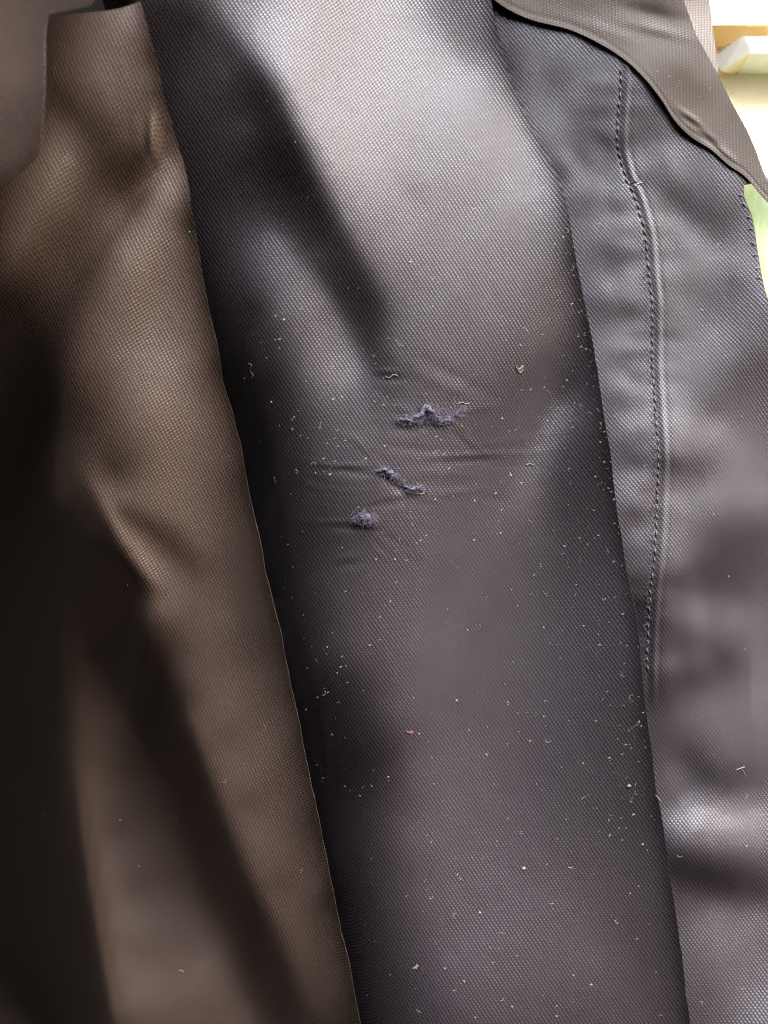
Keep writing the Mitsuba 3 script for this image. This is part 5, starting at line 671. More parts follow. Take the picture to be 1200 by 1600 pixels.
  [68,-1988,45,46,45,44,43,45,48,49,52,53,55,57,61,65,67,66,63,59,56,49,42,35,32,33,36,38,41,45,42,36,28,20,17,16,16,19,21,23,25,26,28,27,28,25],
  [68,-1992,46,48,46,44,45,46,49,50,53,55,57,61,65,66,66,63,60,56,52,46,40,36,34,35,38,40,44,44,38,30,22,18,15,16,17,20,21,24,25,27,27,27,26,25],
  [68,-1995,46,48,47,46,47,48,50,52,55,57,61,64,67,66,64,60,55,52,47,43,40,38,37,38,39,42,44,42,33,25,19,15,15,16,18,21,22,24,26,27,27,26,24,24],
  [68,-1999,48,47,47,47,49,50,52,55,58,61,65,68,67,64,60,55,52,47,43,41,40,41,39,39,40,42,43,38,29,22,17,14,16,18,19,21,23,25,27,26,27,24,23,22],
  [68,-2002,48,47,47,49,50,52,55,58,61,66,69,68,66,61,57,51,48,42,41,40,42,41,40,39,40,40,38,33,27,21,18,17,17,18,21,22,24,26,27,26,26,23,20,21],
  [68,-2004,48,47,48,49,52,54,57,61,66,69,70,68,64,58,54,48,44,40,39,40,42,41,40,39,38,36,32,27,25,23,22,20,19,19,22,23,26,26,27,27,24,21,18,20],
  [68,-2007,49,47,49,50,54,56,60,64,69,71,70,66,61,56,51,45,41,39,39,41,41,40,40,38,35,30,26,23,23,25,25,24,22,21,23,26,26,27,27,27,23,19,16,18],
  [68,-2008,49,47,50,52,55,59,63,67,71,71,68,63,58,53,48,44,40,39,39,41,41,39,38,36,31,26,21,19,22,25,28,28,25,24,26,26,27,28,27,26,21,17,15,19],
  [68,-2009,50,48,51,53,58,61,66,70,71,69,65,60,55,50,45,42,40,40,41,41,40,39,36,32,27,21,19,19,21,25,29,31,27,27,28,27,28,28,27,24,20,16,15,19],
  [68,-2009,50,50,52,55,60,65,69,70,70,66,61,57,52,47,43,41,40,41,42,42,40,37,34,28,22,19,19,20,23,26,29,30,29,30,28,28,28,27,26,23,19,17,16,19],
  [68,-2009,52,51,54,58,62,68,70,70,67,63,58,53,49,45,41,40,40,43,43,42,40,35,30,24,19,17,20,23,28,29,28,28,30,30,27,28,28,27,24,22,18,18,18,21],
  [68,-2007,53,53,56,60,66,69,70,68,64,60,55,50,46,42,40,40,41,42,44,42,40,33,27,20,16,16,21,26,32,32,27,29,31,28,26,27,28,26,23,20,20,19,21,22],
  [68,-2004,54,55,59,64,68,69,68,65,61,57,51,48,43,40,39,40,42,43,43,42,38,32,23,17,14,17,21,29,33,32,31,33,30,26,25,27,27,24,22,20,21,22,23,22],
  [68,-1999,56,57,62,66,69,68,66,62,58,53,49,44,41,39,39,40,42,43,42,41,36,29,21,15,15,17,23,30,32,32,36,35,30,25,25,26,25,23,22,21,23,23,26,22],
  [68,-1992,57,60,65,68,68,66,63,59,54,51,46,42,39,38,39,40,42,42,41,39,33,26,20,16,15,19,25,29,32,36,38,35,30,26,25,25,23,22,22,23,24,25,25,23],
  [68,-1982,58,64,66,68,66,64,60,55,52,47,43,40,38,38,39,41,41,42,39,35,29,24,19,18,18,22,26,29,34,37,39,36,30,28,25,22,22,22,23,24,25,25,25,21],
  [68,-1969,60,65,67,66,64,61,57,52,49,44,41,38,38,38,39,41,41,39,37,31,26,22,19,20,21,25,28,32,35,39,39,35,32,28,24,22,21,22,24,25,25,24,23,20],
  [68,-1953,60,67,66,64,61,58,53,50,46,42,39,37,37,38,40,40,40,37,33,28,23,20,20,22,25,29,31,34,37,40,38,35,33,27,23,21,22,24,25,25,24,23,19,19],
  [68,-1936,62,65,64,62,58,55,51,47,43,39,38,37,37,38,40,39,38,35,30,24,21,19,21,25,28,32,34,37,40,40,39,35,31,26,22,22,24,25,25,24,23,20,17,18],
  [68,-1917,61,64,62,59,55,52,48,45,40,38,36,37,37,39,39,39,36,31,26,22,19,20,22,27,31,34,38,41,42,41,38,34,30,24,22,24,25,26,25,23,21,17,15,18],
  [68,-1898,61,61,60,56,53,49,45,41,39,37,36,36,38,38,39,37,33,28,23,19,19,21,24,30,33,37,41,43,44,41,38,34,27,24,23,25,26,26,24,22,18,15,14,19],
  [68,-1880,61,59,56,54,50,46,43,39,37,36,35,37,38,38,38,34,30,25,20,19,19,22,27,31,36,40,43,45,45,42,37,32,26,24,24,26,26,26,22,19,16,15,16,19],
  [68,-1862,59,57,53,51,48,43,41,37,36,35,36,37,38,38,35,32,26,22,19,18,20,25,29,34,38,42,46,45,45,41,36,30,26,25,26,26,25,24,21,17,15,15,19,19],
  [68,-1847,60,53,52,48,45,41,39,36,35,35,36,37,38,36,33,29,23,19,18,19,22,27,32,36,41,44,46,47,43,40,34,30,26,25,26,26,25,22,18,16,16,17,22,18],
  [68,-1835,62,52,49,46,42,39,36,35,35,35,37,37,36,35,30,26,20,18,18,20,25,29,34,39,43,46,47,46,42,38,32,29,26,26,27,25,23,20,17,16,18,20,19,19],
  [68,-1829,62,56,47,43,40,38,35,34,35,36,36,37,35,31,28,22,19,17,19,23,27,31,37,41,45,47,46,45,41,35,31,29,27,27,26,24,21,18,17,18,20,20,18,19],
 ]),
}



def net(rows):
    """Rows of (first column, first height, steps...) -> a spline over the fold; empty places continue the nearest profile."""
    x0, y0, st, nx, data = rows
    H = np.full((len(data), nx), np.nan)
    for i, r in enumerate(data):
        v = np.cumsum(r[1:])
        H[i, r[0]:r[0] + len(v)] = v
        H[i, :r[0]] = v[0]
        H[i, r[0] + len(v):] = v[-1]
    ys, xs = y0 + st * np.arange(H.shape[0]), x0 + st * np.arange(nx)
    sp = RectBivariateSpline(ys, xs, H * 1e-5, kx=3, ky=3, s=0)
    return lambda x, y: sp(np.clip(y, ys[0], ys[-1]), np.clip(x, xs[0], xs[-1]), grid=False)


H = {k: net(v) for k, v in NETS.items()}


def curve(pts, axis=1):
    p = np.array(pts, float)
    f = PchipInterpolator(p[:, axis], p[:, 1 - axis], extrapolate=False)
    lo, hi = p[0], p[-1]
    return lambda t: np.where(t < lo[axis], lo[1 - axis], np.where(t > hi[axis], hi[1 - axis], np.nan_to_num(f(np.clip(t, lo[axis], hi[axis])))))


EDGE_C = [(772, -60), (775, 0), (790, 75), (808, 130), (840, 205), (875, 270), (893, 322), (905, 400), (925, 500), (940, 580), (955, 680), (968, 780), (985, 880), (1000, 960), (1010, 1050), (1018, 1130), (1030, 1220), (1043, 1300), (1058, 1400), (1072, 1500), (1085, 1600), (1094, 1660)]
EDGE_L = [(212, -60), (225, 0), (244, 75), (270, 180), (296, 270), (311, 356), (326, 450), (345, 532), (356, 600), (371, 647), (394, 760), (416, 861), (431, 932), (447, 1000), (470, 1115), (492, 1225), (515, 1330), (535, 1430), (555, 1525), (567, 1595), (580, 1660)]
SEAM = [(972, 110), (968, 165), (965, 215), (975, 265), (995, 315), (1010, 375), (1015, 430), (1020, 480), (1020, 560), (1025, 640), (1030, 720), (1028, 780), (1025, 850), (1018, 920), (1014, 980), (1012, 1050)]
EDGE_F = [(745, -30), (769, 0), (825, 32), (889, 49), (937, 71), (982, 101), (1012, 131), (1035, 161), (1054, 191), (1080, 217), (1110, 236), (1140, 262), (1162, 277), (1200, 319), (1240, 350), (1330, 430)]
EDGE_FR = [(1040, -260), (1066, -60), (1070, 0), (1090, 55), (1125, 118), (1145, 160), (1170, 205), (1185, 240), (1197, 285), (1225, 318), (1330, 400)]
EDGE_PR = [(1165, 290), (1165, 300), (1178, 340), (1187, 395), (1195, 440), (1204, 470), (1240, 500), (1400, 545)]
TLE = [(150, -20), (149, 4), (146, 8), (80, 25), (75, 60), (75, 130), (72, 185), (65, 240), (30, 275), (0, 295), (-60, 312)]

xC0, xL0, xPR, xTL = curve(EDGE_C), curve(EDGE_L), curve(EDGE_PR), curve(TLE)


def waver(y, seed):
    """A fold's edge is never quite straight."""
    y = np.asarray(y, float)
    q = lambda w, k: mnoise(np.stack([y / w, np.full(y.shape, k + seed), np.zeros(y.shape)], -1)) - 0.5
    return 3.2 * q(47.0, 0.3) + 1.6 * q(16.0, 5.7)


def xC(y):
    return xC0(y) + waver(y, 11)


def xL(y):
    return xL0(y) + waver(y, 47)
yF, yFR, xFR, xS = curve(EDGE_F, 0), curve(EDGE_FR, 0), curve(EDGE_FR), curve(SEAM)


def drop(x, y, x0=-96, x1=1296, y0=-96, y1=1696):
    """Outside the part the photograph shows, the cloth falls away to the table."""
    d = np.hypot(np.clip(x0 - x, 0, None) + np.clip(x - x1, 0, None), np.clip(y0 - y, 0, None) + np.clip(y - y1, 0, None)) * PX
    return -0.05 * (1 - np.exp(-(d / 0.04) ** 2))


def point(px, py, h):
    """The cloth at a mark of the drape plan, h metres above its mean plane."""
    D = D0 - h
    return np.stack([(px - 600) * K * D, -(py - 800) * K * D, -D], -1)


def bump(x, y, cx, cy, lx, ly, ang, a):
    c, s = math.cos(math.radians(ang)), math.sin(math.radians(ang))
    u, v = (x - cx) * c + (y - cy) * s, -(x - cx) * s + (y - cy) * c
    return a * 1e-3 * np.exp(-(u / lx) ** 2 - (v / ly) ** 2)


def rolled(P, side, r, inward=(2e-3, 8e-3, 25e-3), turn=0.92, n=9, sink=0.3):
    """Continues the grid P (rows x columns x 3) past one side as a fold that turns under."""
    Q = {'right': P, 'left': P[:, ::-1], 'bottom': P.transpose(1, 0, 2), 'top': P[::-1].transpose(1, 0, 2)}[side]
    last, t = Q[:, -1], Q[:, -1] - Q[:, -5]
    a = np.gradient(Q[:, -1], axis=0)
    for _ in range(6):
        t[1:-1] = (t[:-2] + 2 * t[1:-1] + t[2:]) / 4
        a[1:-1] = (a[:-2] + 2 * a[1:-1] + a[2:]) / 4
    a /= np.linalg.norm(a, axis=1, keepdims=True)
    t -= (t * a).sum(1, keepdims=True) * a
    t /= np.linalg.norm(t, axis=1, keepdims=True)
    nn = np.cross(t, a)
    nn *= np.sign(nn[:, 2:])
    extra = [last.copy()]                     # pressed into a crease, then round underneath
    for th in np.linspace(math.radians(75), math.pi * turn, n):
        extra.append(last + r * ((math.sin(th) - .95) * t + (math.cos(th) - 1) * nn))
    e = extra[-1]
    for d in inward:
        extra.append(e - d * t - sink * d * nn)
    Q = np.concatenate([Q, np.stack(extra, 1)], 1)
    return {'right': Q, 'left': Q[:, ::-1], 'bottom': Q.transpose(1, 0, 2), 'top': Q.transpose(1, 0, 2)[::-1]}[side]


def sheet(key, P, rot=0.0, mat='navy_weave', **kw):
    """A grid of points (rows x columns x 3, camera axes) as one woven sheet whose uv follow the yarns."""
    h, w = P.shape[:2]
    U, V = P[..., 0], -P[..., 1]      # the yarns run straight over the plan; the folds stretch them
    c, s = math.cos(math.radians(rot)), math.sin(math.radians(rot))
    uv = np.stack([U * c + V * s + 1.0, -U * s + V * c + 1.0], -1).reshape(-1, 2)
    idx = np.arange(h * w).reshape(h, w)
    f = np.stack([idx[:-1, :-1], idx[1:, :-1], idx[1:, 1:], idx[:-1, 1:]], -1).reshape(-1, 4)
    f = np.vstack([f[:, [0, 1, 2]], f[:, [0, 2, 3]]])
    return put(key, trimesh.Trimesh(W(P.reshape(-1, 3)), f, process=False), mat, smooth=True, uv=uv, **kw)


def rows(lo=-420, hi=2020, step=3.0):
    return np.concatenate([np.arange(lo, -30, 14), np.arange(-30, 1632, step), np.arange(1640, hi, 14)]).astype(float)


# ---------------------------------------------------------------- table and what lies on it
def box(x0, x1, y0, y1, z0, z1):
    m = trimesh.creation.box((x1 - x0, y1 - y0, z1 - z0))
    m.apply_translation(((x0 + x1) / 2, (y0 + y1) / 2, (z0 + z1) / 2))
    return m


def on_table(px, py, z=0.0):
    """The point of the plane at height z that a mark of the plan covers."""
    d = Wd([(px - 600) * K, -(py - 800) * K, -1.0])
    return ORIGIN + d * (z - ORIGIN[2]) / d[2]


top = box(-0.03, 1.0, -0.13, 0.5, -0.03, 0.0)      # the jacket hangs over its left and front edges
scene_key = put('table__top', top, 'table_wood')
for sx in (0.04, 0.93):
    for sy in (-0.06, 0.43):
        put('table__leg', box(sx - .025, sx + .025, sy - .025, sy + .025, -0.72, -0.031), 'table_wood')
tag('table', 'cream wooden table under the jacket and the papers', 'table')


def slab(corners, z, t):
    """A flat sheet with these corners (plan marks), t thick, lying at height z."""
    b = np.array([on_table(x, y, z) for x, y in corners])
    v = np.vstack([b, b + [0, 0, t]])
    n = len(b)
    f = [[0, i + 1, i] for i in range(1, n - 1)] + [[n, n + i, n + i + 1] for i in range(1, n - 1)]
    for i in range(n):
        j = (i + 1) % n
        f += [[i, j, n + j], [i, n + j, n + i]]
    m = trimesh.Trimesh(v, np.array(f), process=True)
    m.fix_normals()
    return m


put('paper_sheet', slab([(1000, 44), (1420, 38), (1420, -330), (1000, -330)], 0.014, 0.0012), 'paper_cream',
    label='cream sheet of paper with a straight front edge, farthest up at the top right corner', cat='paper')
k = put('paper_sheet', slab([(1030, 46), (1420, 46), (1420, 330), (1030, 330)], 0.002, 0.0006), 'paper',
        label='pale paper with faint violet print beside the white folded card', cat='paper')
rs = np.random.default_rng(5)
for i, (x, y, w) in enumerate([(1120, 74, 14), (1121, 79, 10), (1122, 89, 12), (1136, 70, 8)]):
    put(k + '__printed_line', slab([(x, y), (x + w, y - .5), (x + w, y + 1.6), (x, y + 2)], 0.0027, 0.0001), 'ink')

hb = 0.004
for _ in range(40):      # the height at which the box's upper front corner stands straight above its lower one
    a, b = on_table(1173, 82, hb), on_table(1174, 122, 0)
    hb += (b[1] - a[1]) * 0.8 * (-1 if a[1] < b[1] else -1)
hb = float(np.clip(hb, 0.006, 0.03))
A, B = on_table(1160, 58, hb), on_table(1173, 82, hb)
E, B2 = np.array([B[0], B[1], 0.001]), on_table(1420, 84, hb)
A2 = on_table(1420, 58, hb)
flat = lambda p: np.array([p[0], p[1], 0.001])


def prism(top, bot):
    n = len(top)
    v = np.vstack([bot, top])
    f = [[0, i + 1, i] for i in range(1, n - 1)] + [[n, n + i, n + i + 1] for i in range(1, n - 1)]
    for i in range(n):
        j = (i + 1) % n
        f += [[i, j, n + j], [i, n + j, n + i]]
    m = trimesh.Trimesh(v, np.array(f), process=True)
    m.fix_normals()
    return m


put('paper_box__body', prism(np.array([A, B, B2, A2]), np.array([flat(A), flat(B), flat(B2), flat(A2)])), 'paper_white')
C1, D1 = on_table(1127, 113, 0.007), on_table(1108, 97, 0.007)
up = np.array([0, 0, 0.0006])
put('paper_box__flap', prism(np.array([A, B, C1, D1]) + up * 2, np.array([A, B, C1, D1]) + up), 'paper_white')
put('paper_box__gusset', prism(np.array([B, C1, E]) + [0, 0.0004, 0], np.array([B, C1, E]) + [0, 0.001, 0]), 'paper_cream')  # cream instead of white puts the shade under the flap into the colour
tag('paper_box', 'small white paper box with a flap folded down to its left, top right corner', 'box')

# a folded green cloth on the table beside the hem
gx, gy = np.meshgrid(np.linspace(1140, 1340, 100), np.linspace(306, 520, 110))
base = np.stack([on_table(x, y, 0.0) for x, y in zip(gx.ravel(), gy.ravel())]).reshape(*gx.shape, 3)
edge = np.minimum(np.minimum(gx - 1140, 1340 - gx), np.minimum(gy - 306, 520 - gy))
base[..., 2] = 0.004 + 0.014 * (1 - np.exp(-np.clip(edge, 0, None) / 9)) + 0.0012 * np.sin(gx / 17 + 1.5 * np.sin(gy / 40)) * np.clip(edge / 20, 0, 1)
gi = np.arange(gx.size).reshape(gx.shape)
gf = np.stack([gi[:-1, :-1], gi[1:, :-1], gi[1:, 1:], gi[:-1, 1:]], -1).reshape(-1, 4)
put('green_cloth', trimesh.Trimesh(base.reshape(-1, 3), np.vstack([gf[:, [0, 1, 2]], gf[:, [0, 2, 3]]]), process=False), 'green_knit', smooth=True,
    label='light green knitted cloth showing at the right edge past the jacket hem', cat='cloth')

# ---------------------------------------------------------------- the jacket
rng = np.random.default_rng(11)


def ripples(x, y, seed):
    q = np.stack([x.ravel() / 34.0, y.ravel() / 46.0, np.full(x.size, seed * 3.7)], -1)
    q2 = q * [2.3, 1.7, 1] + 9
    return ((mnoise(q) - MN) * 0.09e-3 + (mnoise(q2) - MN) * 0.045e-3).reshape(x.shape)


MN = float(np.mean(mnoise(np.random.default_rng(0).random((4000, 3)) * 40)))

PULLS = [(655, 668, 34, 8, -6, -.26), (630, 640, 26, 8, 20, .12), (735, 640, 30, 7, -14, .10),
         (735, 711, 62, 4.5, -2, .16), (735, 720, 58, 5, -4, -.15), (830, 708, 40, 5, -9, .07), (790, 727, 52, 6, 3, -.07), (700, 741, 50, 6, 3, .08),
         (535, 728, 34, 3.5, -1, .15), (548, 737, 40, 6, 6, -.22), (490, 722, 26, 5, 8, .06), (616, 757, 30, 8, 36, -.30), (624, 775, 34, 5.5, -14, .18), (606, 785, 40, 7, -12, -.16),
         (712, 770, 44, 5, -7, .11), (770, 781, 40, 8, 10, -.06), (535, 814, 30, 3.5, -4, .14), (549, 826, 32, 5, 2, -.26), (500, 818, 26, 6, 6, .06),
         (612, 592, 20, 7, 4, -.22), (604, 580, 18, 5, 0, .16), (538, 872, 18, 6, -14, .14), (547, 882, 18, 6, -10, -.14),
         (790, 690, 70, 6, -10, .07), (650, 702, 46, 7, 6, -.09), (560, 690, 40, 9, 22, .08), (690, 600, 60, 9, 28, .10), (715, 590, 60, 9, 28, -.10)]
PULLS = [(*p[:5], p[5] * .7) for p in PULLS]
for _ in range(46):      # short random puckers drawn towards the three tears
    _a, _r = rng.uniform(0, 2 * math.pi), rng.uniform(26, 130)
    _c = ((668, 648), (625, 752), (570, 813))[rng.integers(0, 3)]
    PULLS.append((_c[0] + _r * math.cos(_a), _c[1] + .55 * _r * math.sin(_a), rng.uniform(12, 34), rng.uniform(3.5, 7), math.degrees(math.atan2(.55 * math.sin(_a), math.cos(_a))) + rng.normal() * 9, rng.choice([-1, 1]) * rng.uniform(.02, .055)))


def height_C(x, y):
    h = H['C'](x, y) + ripples(x, y, 1) + drop(x, y)
    for b in PULLS:
        h = h + bump(x, y, *b)
    return h - np.clip((xL(y) - 12 - x) * PX, 0, None) ** 2 / 0.012


def height_L(x, y):
    return H['L'](x, y) + ripples(x, y, 2) + drop(x, y)


def height_TL(x, y):
    return H['TL'](x, y) + TL_UP + ripples(x, y, 3) * .6 + drop(x, y)


def height_P(x, y):
    h = H['P'](x, y) + ripples(x, y, 4) + drop(x, y)
    s = x - xS(np.clip(y, 110, 1050))
    on = np.clip((y - 60) / 60, 0, 1) * np.clip((1110 - y) / 60, 0, 1)
    h = h + on * 1e-3 * (-0.2 * np.exp(-(s / 3.5) ** 2) + 0.2 * np.exp(-((s - 10) / 3.5) ** 2) - .10 * np.exp(-((s - 17) / 3.5) ** 2))
    ph = y / 6.6 + 1.6 * np.sin(y / 83) + 0.9 * np.sin(y / 31 + 1)
    h = h + on * 1e-3 * np.sin(ph) * (.05 * np.exp(-((s + 26) / 24) ** 2) + .03 * np.exp(-((s - 24) / 22) ** 2))
    return h - np.clip((xC(y) - 14 - x) * PX, 0, None) ** 2 / 0.012 - np.where(y < 330, np.clip(x - 8 - np.interp(y, *EDGE_F_BY_Y), 0, None) * PX * .12, 0)


def height_F(x, y):
    h = H['F'](x, y) + ripples(x, y, 5) + drop(x, y)
    for b in ((1030, 48, 46, 7, 14, .22), (1022, 22, 52, 10, 12, -.24), (1078, 183, 22, 5, 35, .2), (1086, 195, 22, 5, 35, -.2), (1101, 206, 22, 5, 36, .18),
              (1112, 222, 20, 5, 40, -.18), (1130, 236, 22, 5, 40, .18), (940, 45, 60, 9, 20, .12), (1100, 130, 14, 60, 30, .15), (1140, 200, 12, 50, 32, -.14)):
        h = h + bump(x, y, *b)
    e = yF(x) - y
    return h - 1e-3 * .05 * np.exp(-((e - 12) / 3.0) ** 2)


EDGE_F_BY_Y = (np.array(EDGE_F)[:, 1], np.array(EDGE_F)[:, 0])
y = rows()
# the broad fold with the snags
s = np.linspace(0, 1, 250)
X = (xL(y) - 64)[:, None] * (1 - s) + (xC(y) - 6)[:, None] * s
Y = np.repeat(y[:, None], X.shape[1], 1)
sheet('jacket__fold', rolled(point(X, Y, height_C(X, Y)), 'right', 0.03e-3, inward=(1e-3, 2.5e-3), sink=0.03), rot=-2)
tag('jacket__fold', 'broad dark fold in the middle with three frayed snags and pale lint')
# the fold over its left side, warm light put into its brown colour
ytop = curve([(-500, 23), (60, 23), (150, 17), (180, 13), (210, 4), (230, -5)], 0)
yl = rows(-5)
yl = yl[yl >= -5]
s = np.concatenate([np.linspace(-420, -24, 30), np.linspace(-20, 0, 4)[:-1]])
w = np.linspace(0, 1, 215)
X = np.concatenate([np.repeat(s[None], len(yl), 0), (xL(yl) - 6)[:, None] * w], 1)
for _ in range(3):
    Y = np.repeat(yl[:, None], X.shape[1], 1)
    Y = np.where(Y < 70, ytop(X) + (Y + 5) / 75 * (70 - ytop(X)), Y)
    X[:, len(s):] = (xL(Y[:, len(s):]) - 6) * w
GL = rolled(point(X, Y, height_L(X, Y)), 'right', 0.03e-3, inward=(1e-3, 2.5e-3), sink=0.03)
sheet('jacket__fold', GL, rot=7, mat='warmlit_brown_weave')
tag('jacket__fold_001', 'fold on the left with warm light put into its brown cloth colour')
# the near fold in the top left corner
yt = np.concatenate([np.arange(-420, -30, 14), np.arange(-30, 312, 3)]).astype(float)
s = np.linspace(0, 1, 120) ** .8
X = -300 * (1 - s) + (xTL(yt) - 5)[:, None] * s
Y = np.repeat(yt[:, None], X.shape[1], 1)
q = (X[yt > -20] > -20)
xa, ya = X[yt > -20][q], Y[yt > -20][q]
TL_UP = 0.0
TL_UP = max(0.0, float(np.max(height_L(xa, ya) - height_TL(xa, ya)))) + 13e-3
sheet('jacket__fold', rolled(point(X, Y, height_TL(X, Y)), 'right', 0.1e-3, inward=(1e-3, 2.5e-3), sink=0.03), rot=4, mat='warmlit_brown_weave')
tag('jacket__fold_002', 'blurred near fold in the top left corner')
# the flat panel on the right with the stitched seam
fx = np.interp(y, *EDGE_F_BY_Y)
xr = np.where(y < 288, np.minimum(fx + 60, xFR(y) - 14), xPR(y) - 3)
xr = np.where(y < -20, 810.0, xr)
k = np.ones(3) / 3
s = np.concatenate([np.linspace(0, 1, 150)])
xa = xC(y) - 75
split = np.minimum(xr, 1240.0)
X = xa[:, None] * (1 - s) + split[:, None] * s
t = np.linspace(0, 1, 12)[1:]
X = np.concatenate([X, split[:, None] * (1 - t) + np.maximum(xr, split + 0.5)[:, None] * t], 1)
Y = np.repeat(y[:, None], X.shape[1], 1)
sheet('jacket__panel', rolled(point(X, Y, height_P(X, Y)), 'right', 0.6e-3, inward=(2e-3, 6e-3)), rot=-4)
tag('jacket__panel', 'puckered panel on the right with a stitched seam down it')
# the flap over the panel's top, and the layer folded behind it
xb_ = np.linspace(730, 1330, 210)
low = np.stack([xb_, yF(xb_) - 3], -1)
e = np.array(EDGE_FR, float)
d = np.concatenate([[0], np.cumsum(np.hypot(*np.diff(e, axis=0).T))])
k = np.clip((xb_ - 930) / 400, 0, 1)
far = np.stack([np.interp(k, d / d[-1], e[:, 0]) - 2, np.interp(k, d / d[-1], e[:, 1])], -1)
far[xb_ < 930] = np.stack([700 + (xb_[xb_ < 930] - 730) / 200 * 340, np.full((xb_ < 930).sum(), -260.0)], -1)
s = np.linspace(0, 1, 120)[:, None, None] ** 1.0
G2 = far[None] * (1 - s) + low[None] * s
X, Y = G2[..., 0], G2[..., 1]
FL = rolled(point(X, Y, height_F(X, Y)), 'bottom', 0.22e-3, inward=(1.5e-3, 4e-3))
sheet('jacket__flap', FL, rot=30, mat='warmlit_taupe_weave')
tag('jacket__flap', 'flap with a curved folded edge lying over the top of the panel')
ybk = np.arange(-260, 142, 4.0)
xb = curve([(1075, -260), (1112, 0), (1120, 60), (1126, 118), (1127, 150)])
s = np.linspace(0, 1, 30)
x0 = np.minimum(xFR(ybk), xb(ybk) - 4) - 25
X = x0[:, None] * (1 - s) + (xb(ybk) - 4)[:, None] * s
Y = np.repeat(ybk[:, None], len(s), 1)
hB = H['F'](np.minimum(xFR(ybk), 1120), ybk)[:, None] - 2.2e-3 + drop(X, Y) - (X - x0[:, None]) * PX * BACK_TILT
sheet('jacket__fold', rolled(point(X, Y, hB), 'right', 0.8e-3, inward=(2e-3, 6e-3)), rot=35, mat='warmlit_taupe_weave')
tag('jacket__fold_003', 'narrow darker layer behind the flap at the top right')
# the inside of the jacket, under everything
gx, gy = np.meshgrid(np.linspace(380, 1100, 60), np.linspace(-380, 1980, 90))
sheet('jacket__lining', point(gx, gy, -0.030 + 0.0015 * np.sin(gx / 60) + drop(gx, gy) * .15))
tag('jacket', 'crumpled dark navy woven jacket lying in deep folds, with frayed snags and dust', 'jacket')
HEIGHT = {'C': height_C, 'L': height_L, 'P': height_P, 'F': height_F}


def on(f, px, py, up=0.0):
    """World point on a fold at a plan mark, raised by up metres."""
    px, py = np.asarray(px, float), np.asarray(py, float)
    return W(point(px, py, HEIGHT[f](np.atleast_1d(px), np.atleast_1d(py)).reshape(px.shape) + up))


def frame(f, px, py):
    o = on(f, px, py)
    a, b = on(f, px + 3, py) - o, on(f, px, py - 3) - o
    n = np.cross(a, b)
    n /= np.linalg.norm(n)
    a /= np.linalg.norm(a)
    return o, a, np.cross(n, a), n


def tube(p, r, sides=6):
    p = np.asarray(p, float)
    t = np.gradient(p, axis=0)
    t /= np.linalg.norm(t, axis=1, keepdims=True) + 1e-12
    ref = np.array([0.3, 0.2, 0.93])
    a = np.cross(t, ref)
    a /= np.linalg.norm(a, axis=1, keepdims=True) + 1e-9
    b = np.cross(t, a)
    an = np.arange(sides) * 2 * math.pi / sides
    r = np.broadcast_to(r, (len(p),))
    v = p[:, None] + r[:, None, None] * (np.cos(an)[None, :, None] * a[:, None] + np.sin(an)[None, :, None] * b[:, None])
    n, v = len(p), v.reshape(-1, 3)
    i, j = np.meshgrid(np.arange(n - 1), np.arange(sides), indexing='ij')
    q = np.stack([i * sides + j, i * sides + (j + 1) % sides, (i + 1) * sides + (j + 1) % sides, (i + 1) * sides + j], -1).reshape(-1, 4)
    f = np.vstack([q[:, [0, 1, 2]], q[:, [0, 2, 3]]])
    v = np.vstack([v, p[0], p[-1]])
    cap = [[len(v) - 2, (k + 1) % sides, k] for k in range(sides)] + [[len(v) - 1, (n - 1) * sides + k, (n - 1) * sides + (k + 1) % sides] for k in range(sides)]
    return trimesh.Trimesh(v, np.vstack([f, cap]), process=False)


def smooth_walk(n, step, keep=0.75):
    d, p, o = rng.normal(size=3), np.zeros(3), []
    for _ in range(n):
        o.append(p.copy())
        d = keep * d + (1 - keep) * 3.0 * rng.normal(size=3)
        p = p + step * d / np.linalg.norm(d)
    return np.array(o)


cat = trimesh.util.concatenate
